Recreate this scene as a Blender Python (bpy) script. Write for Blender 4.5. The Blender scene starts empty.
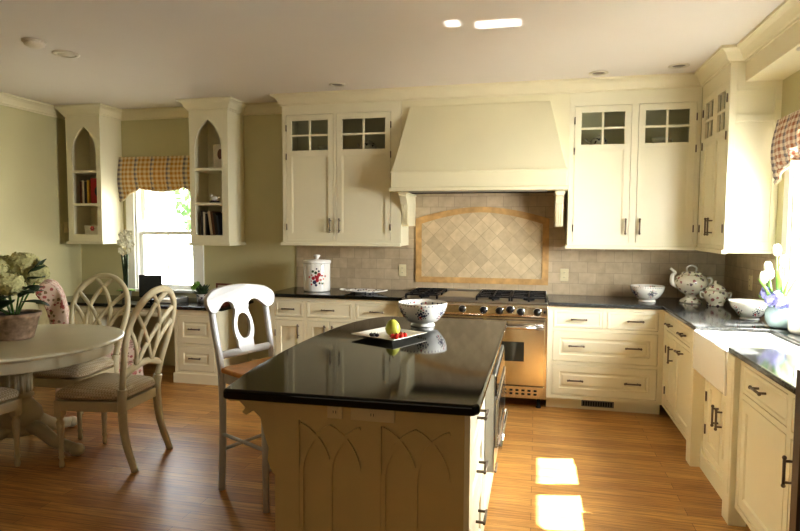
import bpy, bmesh, math, random
from mathutils import Vector, Matrix
R = math.radians
PI = math.pi
sc = bpy.context.scene
col = sc.collection
random.seed(7)

# ------------------------------------------------------------------ materials
def srgb(r, g, b):
    f = lambda c: (c/255/12.92) if c/255 <= .04045 else ((c/255+.055)/1.055)**2.4
    return (f(r), f(g), f(b), 1)

def newmat(name):
    m = bpy.data.materials.new(name); m.use_nodes = True
    nt = m.node_tree
    return m, nt, nt.nodes['Principled BSDF']

def N(nt, kind, **kw):
    n = nt.nodes.new(kind)
    for k, v in kw.items():
        if k in n.inputs: n.inputs[k].default_value = v
        else: setattr(n, k, v)
    return n

def ramp(nt, fac, stops, interp='LINEAR'):
    r = nt.nodes.new('ShaderNodeValToRGB'); r.color_ramp.interpolation = interp
    els = r.color_ramp.elements
    while len(els) < len(stops): els.new(.5)
    for e, (p, c) in zip(els, stops): e.position = p; e.color = c
    nt.links.new(fac, r.inputs[0]); return r

def mixc(nt, fac, a, b, mode='MIX'):
    m = nt.nodes.new('ShaderNodeMix'); m.data_type = 'RGBA'; m.blend_type = mode
    for i, v in ((0, fac), (6, a), (7, b)):
        if hasattr(v, 'is_linked'): nt.links.new(v, m.inputs[i])
        else: m.inputs[i].default_value = v
    return m.outputs[2]

def math_(nt, op, a, b=None):
    m = nt.nodes.new('ShaderNodeMath'); m.operation = op
    for i, v in ((0, a), (1, b)):
        if v is None: continue
        if hasattr(v, 'is_linked'): nt.links.new(v, m.inputs[i])
        else: m.inputs[i].default_value = v
    return m.outputs[0]

def plain(name, c, rough=.5, metal=0, var=.06, scale=6, bump=0, spec=.5, coat=0):
    m, nt, p = newmat(name)
    tc = N(nt, 'ShaderNodeTexCoord'); no = N(nt, 'ShaderNodeTexNoise', Scale=scale, Detail=4.0)
    nt.links.new(tc.outputs['Object'], no.inputs['Vector'])
    lo = tuple(x*(1-var) for x in c[:3])+(1,); hi = tuple(min(1, x*(1+var)) for x in c[:3])+(1,)
    r = ramp(nt, no.outputs['Fac'], [(.3, lo), (.7, hi)])
    nt.links.new(r.outputs[0], p.inputs['Base Color'])
    p.inputs['Roughness'].default_value = rough; p.inputs['Metallic'].default_value = metal
    p.inputs['Specular IOR Level'].default_value = spec
    p.inputs['Coat Weight'].default_value = coat
    if bump:
        b = N(nt, 'ShaderNodeBump', Strength=bump, Distance=.01)
        n2 = N(nt, 'ShaderNodeTexNoise', Scale=scale*12, Detail=3.0)
        nt.links.new(tc.outputs['Object'], n2.inputs['Vector'])
        nt.links.new(n2.outputs['Fac'], b.inputs['Height']); nt.links.new(b.outputs[0], p.inputs['Normal'])
    return m

def granite(name, base, speck, rough, amount=.62):
    m, nt, p = newmat(name)
    tc = N(nt, 'ShaderNodeTexCoord')
    v = N(nt, 'ShaderNodeTexNoise', Scale=95.0, Detail=6.0, Roughness=.75); nt.links.new(tc.outputs['Object'], v.inputs['Vector'])
    n2 = N(nt, 'ShaderNodeTexNoise', Scale=9.0, Detail=4.0); nt.links.new(tc.outputs['Object'], n2.inputs['Vector'])
    r = ramp(nt, v.outputs['Fac'], [(.38, base), (amount, tuple(x*1.8 for x in base[:3])+(1,)), (amount+.12, speck)])
    c = mixc(nt, math_(nt, 'MULTIPLY', n2.outputs['Fac'], .35), r.outputs[0], base)
    nt.links.new(c, p.inputs['Base Color'])
    p.inputs['Roughness'].default_value = rough; p.inputs['Specular IOR Level'].default_value = .45
    return m

def wood_floor():
    m, nt, p = newmat('oak_floor_boards')
    tc = N(nt, 'ShaderNodeTexCoord')
    br = N(nt, 'ShaderNodeTexBrick', Scale=1.0)
    br.offset = .37; br.offset_frequency = 2; br.squash = 1
    br.inputs['Brick Width'].default_value = 1.3; br.inputs['Row Height'].default_value = .083
    br.inputs['Mortar Size'].default_value = .0012; br.inputs['Mortar Smooth'].default_value = .1; br.inputs['Bias'].default_value = 0
    br.inputs['Color1'].default_value = srgb(206, 162, 98); br.inputs['Color2'].default_value = srgb(176, 130, 72)
    br.inputs['Mortar'].default_value = srgb(84, 50, 22)
    nt.links.new(tc.outputs['Object'], br.inputs['Vector'])
    mp = N(nt, 'ShaderNodeMapping'); mp.inputs['Scale'].default_value = (1.2, 22, 1)
    nt.links.new(tc.outputs['Object'], mp.inputs['Vector'])
    no = N(nt, 'ShaderNodeTexNoise', Scale=3.0, Detail=6.0, Roughness=.65); nt.links.new(mp.outputs[0], no.inputs['Vector'])
    g = ramp(nt, no.outputs['Fac'], [(.3, (.5, .44, .38, 1)), (.62, (1.14, 1.1, 1.04, 1))])
    c = mixc(nt, 1.0, br.outputs['Color'], g.outputs[0], 'MULTIPLY')
    nt.links.new(c, p.inputs['Base Color'])
    p.inputs['Roughness'].default_value = .40; p.inputs['Coat Weight'].default_value = .12; p.inputs['Coat Roughness'].default_value = .3
    b = N(nt, 'ShaderNodeBump', Strength=.12, Distance=.004)
    nt.links.new(br.outputs['Fac'], b.inputs['Height']); b.invert = True
    nt.links.new(b.outputs[0], p.inputs['Normal'])
    return m

def tile(name, c1, c2, mortar, w, h, rot=0, offset=.5, plane='XZ'):
    m, nt, p = newmat(name)
    tc = N(nt, 'ShaderNodeTexCoord'); sx = N(nt, 'ShaderNodeSeparateXYZ'); cx = N(nt, 'ShaderNodeCombineXYZ')
    nt.links.new(tc.outputs['Object'], sx.inputs[0])
    nt.links.new(sx.outputs[plane[0]], cx.inputs[0]); nt.links.new(sx.outputs[plane[1]], cx.inputs[1])
    mp = N(nt, 'ShaderNodeMapping'); mp.inputs['Rotation'].default_value = (0, 0, rot)
    nt.links.new(cx.outputs[0], mp.inputs['Vector'])
    br = N(nt, 'ShaderNodeTexBrick', Scale=1.0); br.offset = offset; br.squash = 1
    for k, v in (('Brick Width', w), ('Row Height', h), ('Mortar Size', .0025), ('Mortar Smooth', .3), ('Bias', 0), ('Color1', c1), ('Color2', c2), ('Mortar', mortar)):
        br.inputs[k].default_value = v
    nt.links.new(mp.outputs[0], br.inputs['Vector'])
    no = N(nt, 'ShaderNodeTexNoise', Scale=14.0, Detail=6.0); nt.links.new(tc.outputs['Object'], no.inputs['Vector'])
    g = ramp(nt, no.outputs['Fac'], [(.3, (.86, .84, .8, 1)), (.7, (1.06, 1.05, 1.03, 1))])
    nt.links.new(mixc(nt, 1.0, br.outputs['Color'], g.outputs[0], 'MULTIPLY'), p.inputs['Base Color'])
    p.inputs['Roughness'].default_value = .55
    b = N(nt, 'ShaderNodeBump', Strength=.25, Distance=.004); b.invert = True
    nt.links.new(br.outputs['Fac'], b.inputs['Height']); nt.links.new(b.outputs[0], p.inputs['Normal'])
    return m

def gingham(name, base, c1, c2, step, axes=('X', 'Z')):
    m, nt, p = newmat(name)
    tc = N(nt, 'ShaderNodeTexCoord'); sx = N(nt, 'ShaderNodeSeparateXYZ'); nt.links.new(tc.outputs['UV'], sx.inputs[0])
    def sq(o, per, duty):
        f = math_(nt, 'FRACT', math_(nt, 'DIVIDE', o, per)); return math_(nt, 'LESS_THAN', f, duty)
    a = sq(sx.outputs['X'], step, .5); b = sq(sx.outputs['Y'], step, .5)
    a2 = sq(sx.outputs['X'], step*4, .25)
    s = math_(nt, 'MULTIPLY', math_(nt, 'ADD', a, b), .5)
    col_ = mixc(nt, a2, c1, c2)
    nt.links.new(mixc(nt, s, base, col_), p.inputs['Base Color'])
    p.inputs['Roughness'].default_value = .9; p.inputs['Specular IOR Level'].default_value = .1
    # thin cloth lets some light through
    tr = N(nt, 'ShaderNodeBsdfTranslucent'); nt.links.new(mixc(nt, s, base, col_), tr.inputs['Color'])
    ms = N(nt, 'ShaderNodeMixShader'); ms.inputs[0].default_value = .12
    nt.links.new(p.outputs[0], ms.inputs[1]); nt.links.new(tr.outputs[0], ms.inputs[2])
    nt.links.new(ms.outputs[0], nt.nodes['Material Output'].inputs['Surface'])
    return m

def blotch(name, base, cols, scale, dens, rough=.3, coat=.3):
    """small painted or printed motifs strewn over a pale ground"""
    m, nt, p = newmat(name)
    tc = N(nt, 'ShaderNodeTexCoord')
    no = N(nt, 'ShaderNodeTexNoise', Scale=scale*1.5, Detail=2.0); nt.links.new(tc.outputs['Object'], no.inputs['Vector'])
    ad = N(nt, 'ShaderNodeVectorMath'); ad.operation = 'MULTIPLY_ADD'
    nt.links.new(no.outputs['Color'], ad.inputs[0]); ad.inputs[1].default_value = (.6/scale,)*3; nt.links.new(tc.outputs['Object'], ad.inputs[2])
    v = N(nt, 'ShaderNodeTexVoronoi', Scale=scale); nt.links.new(ad.outputs[0], v.inputs['Vector'])
    mask = math_(nt, 'LESS_THAN', v.outputs['Distance'], dens)
    sp = N(nt, 'ShaderNodeSeparateColor'); nt.links.new(v.outputs['Color'], sp.inputs[0])
    n = len(cols)
    rr = ramp(nt, sp.outputs[0], [(i/n, c) for i, c in enumerate(cols)], 'CONSTANT')
    nt.links.new(mixc(nt, mask, base, rr.outputs[0]), p.inputs['Base Color'])
    p.inputs['Roughness'].default_value = rough; p.inputs['Coat Weight'].default_value = coat
    return m

def checker_cloth(name, a, b, scale):
    m, nt, p = newmat(name)
    tc = N(nt, 'ShaderNodeTexCoord'); ch = N(nt, 'ShaderNodeTexChecker', Scale=scale, Color1=a, Color2=b)
    mp = N(nt, 'ShaderNodeMapping'); mp.inputs['Rotation'].default_value = (0, 0, R(45))
    nt.links.new(tc.outputs['Object'], mp.inputs[0]); nt.links.new(mp.outputs[0], ch.inputs['Vector'])
    nt.links.new(ch.outputs['Color'], p.inputs['Base Color']); p.inputs['Roughness'].default_value = .9
    return m

def glassmat(name, tint=(1, 1, 1, 1), refl=.08):
    m = bpy.data.materials.new(name); m.use_nodes = True; nt = m.node_tree
    nt.nodes.remove(nt.nodes['Principled BSDF'])
    t = N(nt, 'ShaderNodeBsdfTransparent', Color=tint); g = N(nt, 'ShaderNodeBsdfGlossy', Roughness=.02)
    lw = N(nt, 'ShaderNodeLayerWeight', Blend=.25); f = math_(nt, 'ADD', math_(nt, 'MULTIPLY', lw.outputs['Fresnel'], .5), refl*.3)
    ms = N(nt, 'ShaderNodeMixShader'); nt.links.new(f, ms.inputs[0]); nt.links.new(t.outputs[0], ms.inputs[1]); nt.links.new(g.outputs[0], ms.inputs[2])
    nt.links.new(ms.outputs[0], nt.nodes['Material Output'].inputs['Surface'])
    return m

def petalmat(name, c):
    m, nt, p = newmat(name)
    oi = N(nt, 'ShaderNodeTexCoord'); no = N(nt, 'ShaderNodeTexNoise', Scale=60.0); nt.links.new(oi.outputs['Object'], no.inputs['Vector'])
    r = ramp(nt, no.outputs['Fac'], [(.3, tuple(x*.75 for x in c[:3])+(1,)), (.7, c)])
    nt.links.new(r.outputs[0], p.inputs['Base Color']); p.inputs['Roughness'].default_value = .7
    return m

CREAM = srgb(232, 226, 198)
M = dict(
    cream=plain('cream_cabinet_paint', CREAM, .38, var=.02, scale=3),
    islandshaded=plain('island_cream_shaded', srgb(212, 194, 142), .4, var=.04, scale=4),  # front darkened to hold its shade; the lit right side uses plain cream
    rearwall=plain('low_bounce_rear_wall', srgb(120, 98, 66), .8, var=.05, scale=2), wall=plain('olive_cream_wall_paint', srgb(202, 196, 156), .8, var=.03, scale=2, bump=.03),
    ceil=plain('ceiling_paint', srgb(226, 220, 212), .9, var=.015, scale=1.5),
    trim=plain('cream_trim_paint', srgb(230, 222, 192), .45, var=.02, scale=3),
    white=plain('white_window_paint', srgb(240, 240, 234), .4, var=.02),
    stoolwhite=plain('white_stool_paint', srgb(206, 206, 203), .3, var=.02),
    chair=plain('antique_cream_paint', srgb(206, 196, 164), .4, var=.06, scale=9),
    table=plain('table_cream_paint', srgb(204, 198, 172), .3, var=.04, scale=5),
    seatwood=plain('honey_wood', srgb(206, 150, 84), .35, var=.16, scale=14),
    floor=wood_floor(),
    black=granite('black_granite', srgb(20, 20, 15), srgb(56, 54, 44), .06, .66),
    grey=granite('dark_grey_granite', srgb(52, 53, 52), srgb(150, 150, 146), .10, .54),
    steel=plain('brushed_steel', srgb(200, 192, 176), .26, 1, .05, 20),
    steel2=plain('stainless_steel', srgb(196, 194, 190), .3, 1, .04, 20),
    chrome=plain('chrome', srgb(225, 225, 228), .08, 1, .02),
    bronze=plain('pewter_bronze', srgb(118, 106, 92), .36, .6, .1, 30),
    iron=plain('black_iron', srgb(24, 24, 26), .55, .2, .1, 30),
    screen=plain('matte_screen', srgb(50, 54, 54), .6), blackplastic=plain('black_plastic', srgb(18, 18, 20), .3, 0, .05),
    ovenglass=plain('oven_glass', srgb(30, 36, 34), .06, 0, .05, spec=.8),
    dark=plain('dark_gap', srgb(28, 22, 14), .9),
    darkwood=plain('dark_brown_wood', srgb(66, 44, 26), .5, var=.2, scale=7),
    tile=tile('tumbled_stone_tile', srgb(204, 188, 160), srgb(186, 169, 142), srgb(172, 157, 134), .155, .102),
    tileside=tile('tumbled_stone_tile_side', srgb(204, 188, 160), srgb(186, 169, 142), srgb(172, 157, 134), .155, .102, plane='YZ'),
    diag=tile('diagonal_stone_tile', srgb(216, 198, 164), srgb(194, 176, 144), srgb(184, 166, 136), .108, .108, R(45), 0),
    border=plain('honey_stone_border', srgb(196, 158, 104), .5, var=.22, scale=12),
    hoodpaint=plain('hood_paint', srgb(230, 223, 190), .42, var=.02, scale=3),
    ging=gingham('gold_gingham', srgb(226, 212, 176), srgb(192, 146, 78), srgb(132, 126, 128), .05),
    ging2=gingham('rust_gingham', srgb(230, 218, 200), srgb(170, 122, 100), srgb(136, 130, 132), .045),
    seatcloth=checker_cloth('tan_check_cloth', srgb(204, 192, 166), srgb(176, 160, 130), 74),
    floral=blotch('floral_fabric', srgb(206, 184, 166), [srgb(148, 78, 80), srgb(184, 122, 116), srgb(128, 108, 80), srgb(164, 92, 84)], 32, .42, .9, 0),
    ceramic=plain('white_ceramic', srgb(238, 236, 228), .15, coat=.5, var=.02),
    bluefloral=blotch('blue_painted_ceramic', srgb(236, 234, 228), [srgb(66, 60, 84), srgb(90, 70, 90), srgb(60, 76, 90), srgb(120, 70, 76)], 34, .33, .15, .5),
    redfloral=blotch('rose_painted_ceramic', srgb(224, 218, 202), [srgb(160, 104, 104), srgb(120, 108, 112), srgb(140, 140, 112), srgb(188, 146, 138)], 30, .36, .15, .5),
    rosesprig=plain('rose_red_glaze', srgb(176, 62, 68), .2), pinksprig=plain('pink_glaze', srgb(214, 140, 130), .2),
    leafsprig=plain('green_glaze', srgb(64, 84, 58), .2), bluesprig=plain('slate_blue_glaze', srgb(70, 72, 96), .2),
    terracotta=plain('whitewashed_terracotta', srgb(172, 150, 130), .85, var=.42, scale=22, bump=.2),
    soil=plain('potting_soil', srgb(52, 38, 26), .95, var=.3, scale=40),
    leaf=plain('dark_green_leaf', srgb(44, 62, 34), .5, var=.25, scale=20),
    leaf2=plain('fresh_green_leaf', srgb(112, 156, 62), .45, var=.2, scale=15),
    stem=plain('green_stem', srgb(92, 128, 60), .5, var=.15),
    hydrangea=petalmat('pale_green_petal', srgb(206, 202, 146)),
    tulip=petalmat('white_petal', srgb(246, 244, 226)),
    hyacinth=petalmat('violet_petal', srgb(150, 148, 206)),
    vase=plain('pale_blue_glaze', srgb(176, 200, 204), .25, var=.14, scale=26, bump=.6, coat=.4),
    pear=plain('yellow_green_pear', srgb(196, 200, 84), .35, var=.14, scale=20),
    berry=plain('red_fruit', srgb(200, 44, 28), .3, var=.15, scale=40),
    grape=plain('dark_fruit', srgb(44, 38, 44), .3, var=.15, scale=40),
    book_red=plain('red_cover', srgb(168, 32, 26), .5), book_yellow=plain('yellow_cover', srgb(206, 166, 60), .5),
    book_dark=plain('dark_cover', srgb(42, 34, 34), .5), book_white=plain('pale_cover', srgb(214, 204, 186), .5),
    book_brown=plain('brown_cover', srgb(110, 70, 44), .5), book_blue=plain('blue_cover', srgb(58, 66, 88), .5),
    paper=plain('paper', srgb(232, 228, 214), .8), frame=plain('red_brown_frame', srgb(112, 52, 30), .4, var=.15),
    print=plain('pale_print', srgb(206, 196, 176), .6, var=.1, scale=30),
    greyplastic=plain('grey_plastic', srgb(120, 118, 112), .5),
    plate=plain('ivory_plate', srgb(226, 222, 208), .2, coat=.4), outlet=plain('ivory_outlet_plastic', srgb(226, 214, 176), .4),
    glass=glassmat('window_glass'), cabglass=glassmat('cabinet_glass', (.86, .88, .84, 1), .12),
    paleground=plain('neutral_bounce_ground', srgb(176, 172, 160), .9, var=.25, scale=4), bark=plain('bark', srgb(110, 92, 74), .9, var=.2, scale=10),
    foliage=plain('outdoor_leaf', srgb(52, 84, 34), .7, var=.3, scale=4),
    lampwhite=plain('white_lamp_trim', srgb(214, 206, 190), .5), lampin=plain('lamp_reflector', srgb(120, 112, 100), .3, .3),
)

# ------------------------------------------------------------------ mesh builder
class MB:
    def __init__(s): s.v = []; s.f = []; s.m = []; s.sm = []; s.k = 0; s.T = None; s.uv = {}
    def V(s, p):
        p = Vector(p)
        if s.T is not None: p = s.T @ p
        s.v.append(p); return len(s.v)-1
    def F(s, idx, smooth=False): s.f.append(tuple(idx)); s.m.append(s.k); s.sm.append(smooth)
    def box(s, x0, x1, y0, y1, z0, z1):
        if x1 < x0: x0, x1 = x1, x0
        if y1 < y0: y0, y1 = y1, y0
        if z1 < z0: z0, z1 = z1, z0
        i = [s.V(p) for p in ((x0,y0,z0),(x1,y0,z0),(x1,y1,z0),(x0,y1,z0),(x0,y0,z1),(x1,y0,z1),(x1,y1,z1),(x0,y1,z1))]
        for q in ((0,3,2,1),(4,5,6,7),(0,1,5,4),(1,2,6,5),(2,3,7,6),(3,0,4,7)): s.F([i[k] for k in q])
        return s
    def prism(s, poly, fn, a, b, smooth=False):
        """poly: 2-D points; fn(u, v, w) -> 3-D; extruded from w=a to w=b"""
        A = [s.V(fn(u, v, a)) for u, v in poly]; B = [s.V(fn(u, v, b)) for u, v in poly]; n = len(poly)
        s.F(A[::-1]); s.F(B)
        for i in range(n): s.F((A[i], A[(i+1) % n], B[(i+1) % n], B[i]), smooth)
        return s
    def lathe(s, prof, c=(0, 0, 0), seg=28, fn=None, closed=False):
        rings = []
        for r, z in prof:
            if r < 1e-5: rings.append([s.V((c[0], c[1], c[2]+z))])
            else: rings.append([s.V((c[0]+r*math.cos(2*PI*k/seg), c[1]+r*math.sin(2*PI*k/seg), c[2]+z)) for k in range(seg)])
        for a, b in zip(rings, rings[1:]):
            for k in range(seg):
                k2 = (k+1) % seg
                if len(a) == 1 and len(b) == 1: continue
                if len(a) == 1: s.F((a[0], b[k2], b[k]), True)
                elif len(b) == 1: s.F((a[k], a[k2], b[0]), True)
                else: s.F((a[k], a[k2], b[k2], b[k]), True)
        return s
    def tube(s, pts, rad, seg=8, caps=True, flat=None, up=None):
        """tube along pts; rad number or list; flat=(a,b) elliptical half-axes with `up` giving the b axis"""
        pts = [Vector(p) for p in pts]; n = len(pts)
        rr = rad if isinstance(rad, (list, tuple)) else [rad]*n
        prev = None; rings = []
        for i, p in enumerate(pts):
            d = (pts[min(i+1, n-1)]-pts[max(i-1, 0)])
            if d.length < 1e-9: d = Vector((0, 0, 1))
            d.normalize()
            if up is not None: b = Vector(up)
            elif prev is None: b = Vector((0, 0, 1)) if abs(d.z) < .9 else Vector((1, 0, 0))
            else: b = prev
            a = d.cross(b)
            if a.length < 1e-6: a = d.orthogonal()
            a.normalize(); b = a.cross(d).normalized(); prev = b
            fa, fb = (flat if flat else (1, 1))
            rings.append([s.V(p+a*(math.cos(2*PI*k/seg+PI/seg)*rr[i]*fa)+b*(math.sin(2*PI*k/seg+PI/seg)*rr[i]*fb)) for k in range(seg)])
        for a, b in zip(rings, rings[1:]):
            for k in range(seg): s.F((a[k], a[(k+1) % seg], b[(k+1) % seg], b[k]), True)
        if caps: s.F(rings[0][::-1]); s.F(rings[-1])
        return s
    def ball(s, c, r, seg=14, rings=8, sc3=(1, 1, 1)):
        prev = None; top = None
        R_ = []
        for i in range(rings+1):
            t = PI*i/rings
            if i in (0, rings): R_.append([s.V((c[0], c[1], c[2]+r*sc3[2]*math.cos(t)))])
            else: R_.append([s.V((c[0]+r*sc3[0]*math.sin(t)*math.cos(2*PI*k/seg), c[1]+r*sc3[1]*math.sin(t)*math.sin(2*PI*k/seg), c[2]+r*sc3[2]*math.cos(t))) for k in range(seg)])
        for a, b in zip(R_, R_[1:]):
            for k in range(seg):
                k2 = (k+1) % seg
                if len(a) == 1: s.F((a[0], b[k], b[k2]), True)
                elif len(b) == 1: s.F((a[k2], a[k], b[0]), True)
                else: s.F((a[k2], a[k], b[k], b[k2]), True)
        return s
    def grid(s, fn, nu, nv, uv=None, smooth=True):
        I = [[s.V(fn(i/nu, j/nv)) for j in range(nv+1)] for i in range(nu+1)]
        for i in range(nu):
            for j in range(nv):
                f = (I[i][j], I[i+1][j], I[i+1][j+1], I[i][j+1]); s.F(f, smooth)
                if uv: s.uv[len(s.f)-1] = [uv(i/nu, j/nv), uv((i+1)/nu, j/nv), uv((i+1)/nu, (j+1)/nv), uv(i/nu, (j+1)/nv)]
        return s
    def build(s, name, mats, parent=None, bevel=0, seg=2, solid=0, subs=0):
        me = bpy.data.meshes.new(name)
        me.from_pydata([tuple(p) for p in s.v], [], s.f)
        ms = mats if isinstance(mats, (list, tuple)) else [mats]
        for m in ms: me.materials.append(M[m])
        for p, k, sm in zip(me.polygons, s.m, s.sm): p.material_index = k; p.use_smooth = sm
        if s.uv:
            ul = me.uv_layers.new(name='UVMap')
            for fi, us in s.uv.items():
                for li, u in zip(me.polygons[fi].loop_indices, us): ul.data[li].uv = u
        bm = bmesh.new(); bm.from_mesh(me)
        bmesh.ops.recalc_face_normals(bm, faces=bm.faces); bm.to_mesh(me); bm.free()
        o = bpy.data.objects.new(name, me); col.objects.link(o)
        if parent is not None: o.parent = parent
        if solid:
            md = o.modifiers.new('Solidify', 'SOLIDIFY'); md.thickness = solid; md.offset = 0
        if bevel:
            md = o.modifiers.new('Bevel', 'BEVEL'); md.width = bevel; md.segments = seg; md.limit_method = 'ANGLE'; md.angle_limit = R(40)
        if subs:
            md = o.modifiers.new('Subdivision', 'SUBSURF'); md.levels = subs; md.render_levels = subs
        return o

def tag(o, label=None, cat=None, group=None, kind=None):
    if label: o['label'] = label
    if cat: o['category'] = cat
    if group: o['group'] = group
    if kind: o['kind'] = kind
    return o

def thing(name, label, cat, loc=(0, 0, 0), rz=0, group=None):
    o = bpy.data.objects.new(name, None); o.empty_display_size = .05; col.objects.link(o)
    o.location = loc; o.rotation_euler = (0, 0, rz)
    return tag(o, label, cat, group)

def struct(name, mb, m, parent=None, **kw):
    o = mb.build(name, m, parent, **kw)
    if parent is None: o['kind'] = 'structure'
    return o

def dup(root, loc, rz, label, group=None):
    r = root.copy(); col.objects.link(r); r.location = loc; r.rotation_euler = (0, 0, rz); r['label'] = label
    if group: r['group'] = group
    for ch in list(root.children):
        c = ch.copy(); col.objects.link(c); c.parent = r
        for g in ch.children:
            d = g.copy(); col.objects.link(d); d.parent = c
    return r

def bez(p0, p1, p2, n=10):
    p0, p1, p2 = Vector(p0), Vector(p1), Vector(p2)
    return [p0*(1-t)**2+p1*2*t*(1-t)+p2*t*t for t in [i/n for i in range(n+1)]]

def crom(pts, n=6):
    P = [Vector(p) for p in pts]; out = []
    for i in range(len(P)-1):
        a = P[max(i-1, 0)]; b = P[i]; c = P[i+1]; d = P[min(i+2, len(P)-1)]
        for k in range(n):
            t = k/n
            out.append(.5*((2*b)+(c-a)*t+(2*a-5*b+4*c-d)*t*t+(3*b-a-3*c+d)*t**3))
    out.append(P[-1]); return out

CROWN = [(0, -.105), (.012, -.105), (.012, -.092), (.022, -.086), (.03, -.07), (.05, -.04), (.074, -.022), (.086, -.018), (.086, 0), (0, 0)]
BASEB = [(0, 0), (.016, 0), (.016, .10), (.008, .125), (0, .13)]
def sweep(mb, path, prof, z):
    """moulding along a plan path; it projects to the right of the direction of travel"""
    n = len(path); rows = []
    for i, p in enumerate(path):
        p = Vector(p)
        d1 = (p-Vector(path[i-1])).normalized() if i > 0 else None
        d2 = (Vector(path[i+1])-p).normalized() if i < n-1 else None
        n1 = Vector((d1.y, -d1.x)) if d1 else None; n2 = Vector((d2.y, -d2.x)) if d2 else None
        if n1 is None: o = n2
        elif n2 is None: o = n1
        else: o = (n1+n2)/(1+n1.dot(n2))
        rows.append([mb.V((p.x+o.x*u, p.y+o.y*u, z+w)) for u, w in prof])
    k = len(prof)
    for a, b in zip(rows, rows[1:]):
        for j in range(k): mb.F((a[j], a[(j+1) % k], b[(j+1) % k], b[j]))
    mb.F(rows[0][::-1]); mb.F(rows[-1])
    return mb

# ------------------------------------------------------------------ room shell
YB, XL, XR, ZC, YR = 5.668, -5.03, 1.63, 2.793, -2.2
T = .16
struct('floor', MB().box(XL-T, XR+T, YR-T, YB+T, -.1, 0), 'floor')
struct('ceiling', MB().box(XL-T, XR+T, YR-T, YB+T, ZC, ZC+.1), 'ceil')
W1 = (-4.315, -3.575, .845, 2.17)          # left window opening on the back wall: x0, x1, z0, z1
W2 = (3.25, 4.345, 1.06, 2.2)              # right window opening: y0, y1, z0, z1
m = MB()
m.box(XL-T, W1[0], YB, YB+T, 0, ZC); m.box(W1[1], XR+T, YB, YB+T, 0, ZC)
m.box(W1[0], W1[1], YB, YB+T, 0, W1[2]); m.box(W1[0], W1[1], YB, YB+T, W1[3], ZC)
struct('wall_back', m, 'wall')
m = MB()
m.box(XR, XR+T, YR, W2[0], 0, ZC); m.box(XR, XR+T, W2[1], YB, 0, ZC)
m.box(XR, XR+T, W2[0], W2[1], 0, W2[2]); m.box(XR, XR+T, W2[0], W2[1], W2[3], ZC)
struct('wall_right', m, 'wall')
struct('wall_left', MB().box(XL-T, XL, YR-T, YB, 0, ZC), 'wall')
struct('wall_front', MB().box(XL, XR+T, YR-T, YR, 0, ZC), 'rearwall')  # unseen wall, coloured dark to cut light bounced from behind
# boxed-in soffit above the sink window
struct('trim_1', MB().box(1.397, XR, 1.2, 4.6, 2.555, ZC), 'trim')
# crown mouldings
XU, YU, YE = 1.302, YB-.345, 4.602
struct('trim_2', sweep(MB(), [(-2.404, YB), (-2.404, YU), (XU, YU), (XU, YE), (1.397, YE), (1.397, 1.2)], CROWN, ZC), 'trim')
struct('trim_3', sweep(MB(), [(XL, YR), (XL, YB), (-4.885, YB)], CROWN, ZC), 'trim')
struct('trim_4', sweep(MB(), [(-4.465, YB), (-3.42, YB)], CROWN, ZC), 'trim')
struct('trim_5', sweep(MB(), [(-2.995, YB), (-2.404, YB)], CROWN, ZC), 'trim')
struct('baseboard_left', sweep(MB(), [(XL, YR), (XL, 5.06)], BASEB, 0), 'trim')
struct('baseboard_back', sweep(MB(), [(-2.93, YB), (-2.43, YB)], BASEB, 0), 'trim')

# ------------------------------------------------------------------ windows
def window(name, w, wallpt, toworld, sashes, hcas=.1):
    """w = (a0,a1,z0,z1); toworld(a, d, z): d = distance outward from the wall face (negative = into the room)"""
    a0, a1, z0, z1 = w
    def bx(mb, a, b, d0, d1, c, e):
        p = toworld(a, d0, c); q = toworld(b, d1, e); mb.box(p[0], q[0], p[1], q[1], p[2], q[2])
    fr = MB()
    for s0, s1 in ((a0-hcas, a0), (a1, a1+hcas)): bx(fr, s0, s1, -.022, 0, z0-.02, z1+hcas)
    bx(fr, a0, a1, -.022, 0, z1, z1+hcas)
    root = struct(name, fr, 'white', bevel=.003)
    jb = MB()
    bx(jb, a0, a0+.02, 0, T, z0, z1); bx(jb, a1-.02, a1, 0, T, z0, z1); bx(jb, a0+.02, a1-.02, 0, T, z1-.02, z1)
    jb.build('window_jamb', 'white', root)
    si = MB(); bx(si, a0-hcas-.02, a1+hcas+.02, -.05, 0, z0-.03, z0); bx(si, a0, a1, 0, T, z0-.01, z0+.004)
    si.build('window_sill', 'white', root, bevel=.004)
    for (s0, s1, zz0, zz1, d0, muntins) in sashes:
        st = .045
        f = MB(); bx(f, s0, s0+st, d0, d0+.035, zz0, zz1); bx(f, s1-st, s1, d0, d0+.035, zz0, zz1)
        bx(f, s0+st, s1-st, d0, d0+.035, zz0, zz0+st); bx(f, s0+st, s1-st, d0, d0+.035, zz1-st*.8, zz1)
        for u in muntins: bx(f, u-.009, u+.009, d0+.005, d0+.03, zz0+st, zz1-st*.8)
        so = f.build('window_sash', 'white', root)
        g = MB(); bx(g, s0+st, s1-st, d0+.015, d0+.019, zz0+st, zz1-st*.8); g.build('window_pane', 'glass', so)
    return root
zm = 1.46
window('window_1', W1, None, lambda a, d, z: (a, YB+d, z),
       [(W1[0]+.02, W1[1]-.02, W1[2]+.004, zm+.02, .04, [(W1[0]+W1[1])/2]), (W1[0]+.02, W1[1]-.02, zm-.02, W1[3]-.02, .085, [])])
ym = (W2[0]+W2[1])/2
w2 = window('window_2', W2, None, lambda a, d, z: (XR+d, a, z),
       [(W2[0]+.02, ym-.03, W2[2]+.004, 1.63, .04, []), (W2[0]+.02, ym-.03, 1.59, W2[3]-.02, .085, []),
        (ym+.03, W2[1]-.02, W2[2]+.004, 1.63, .04, []), (ym+.03, W2[1]-.02, 1.59, W2[3]-.02, .085, [])], .09)
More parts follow.
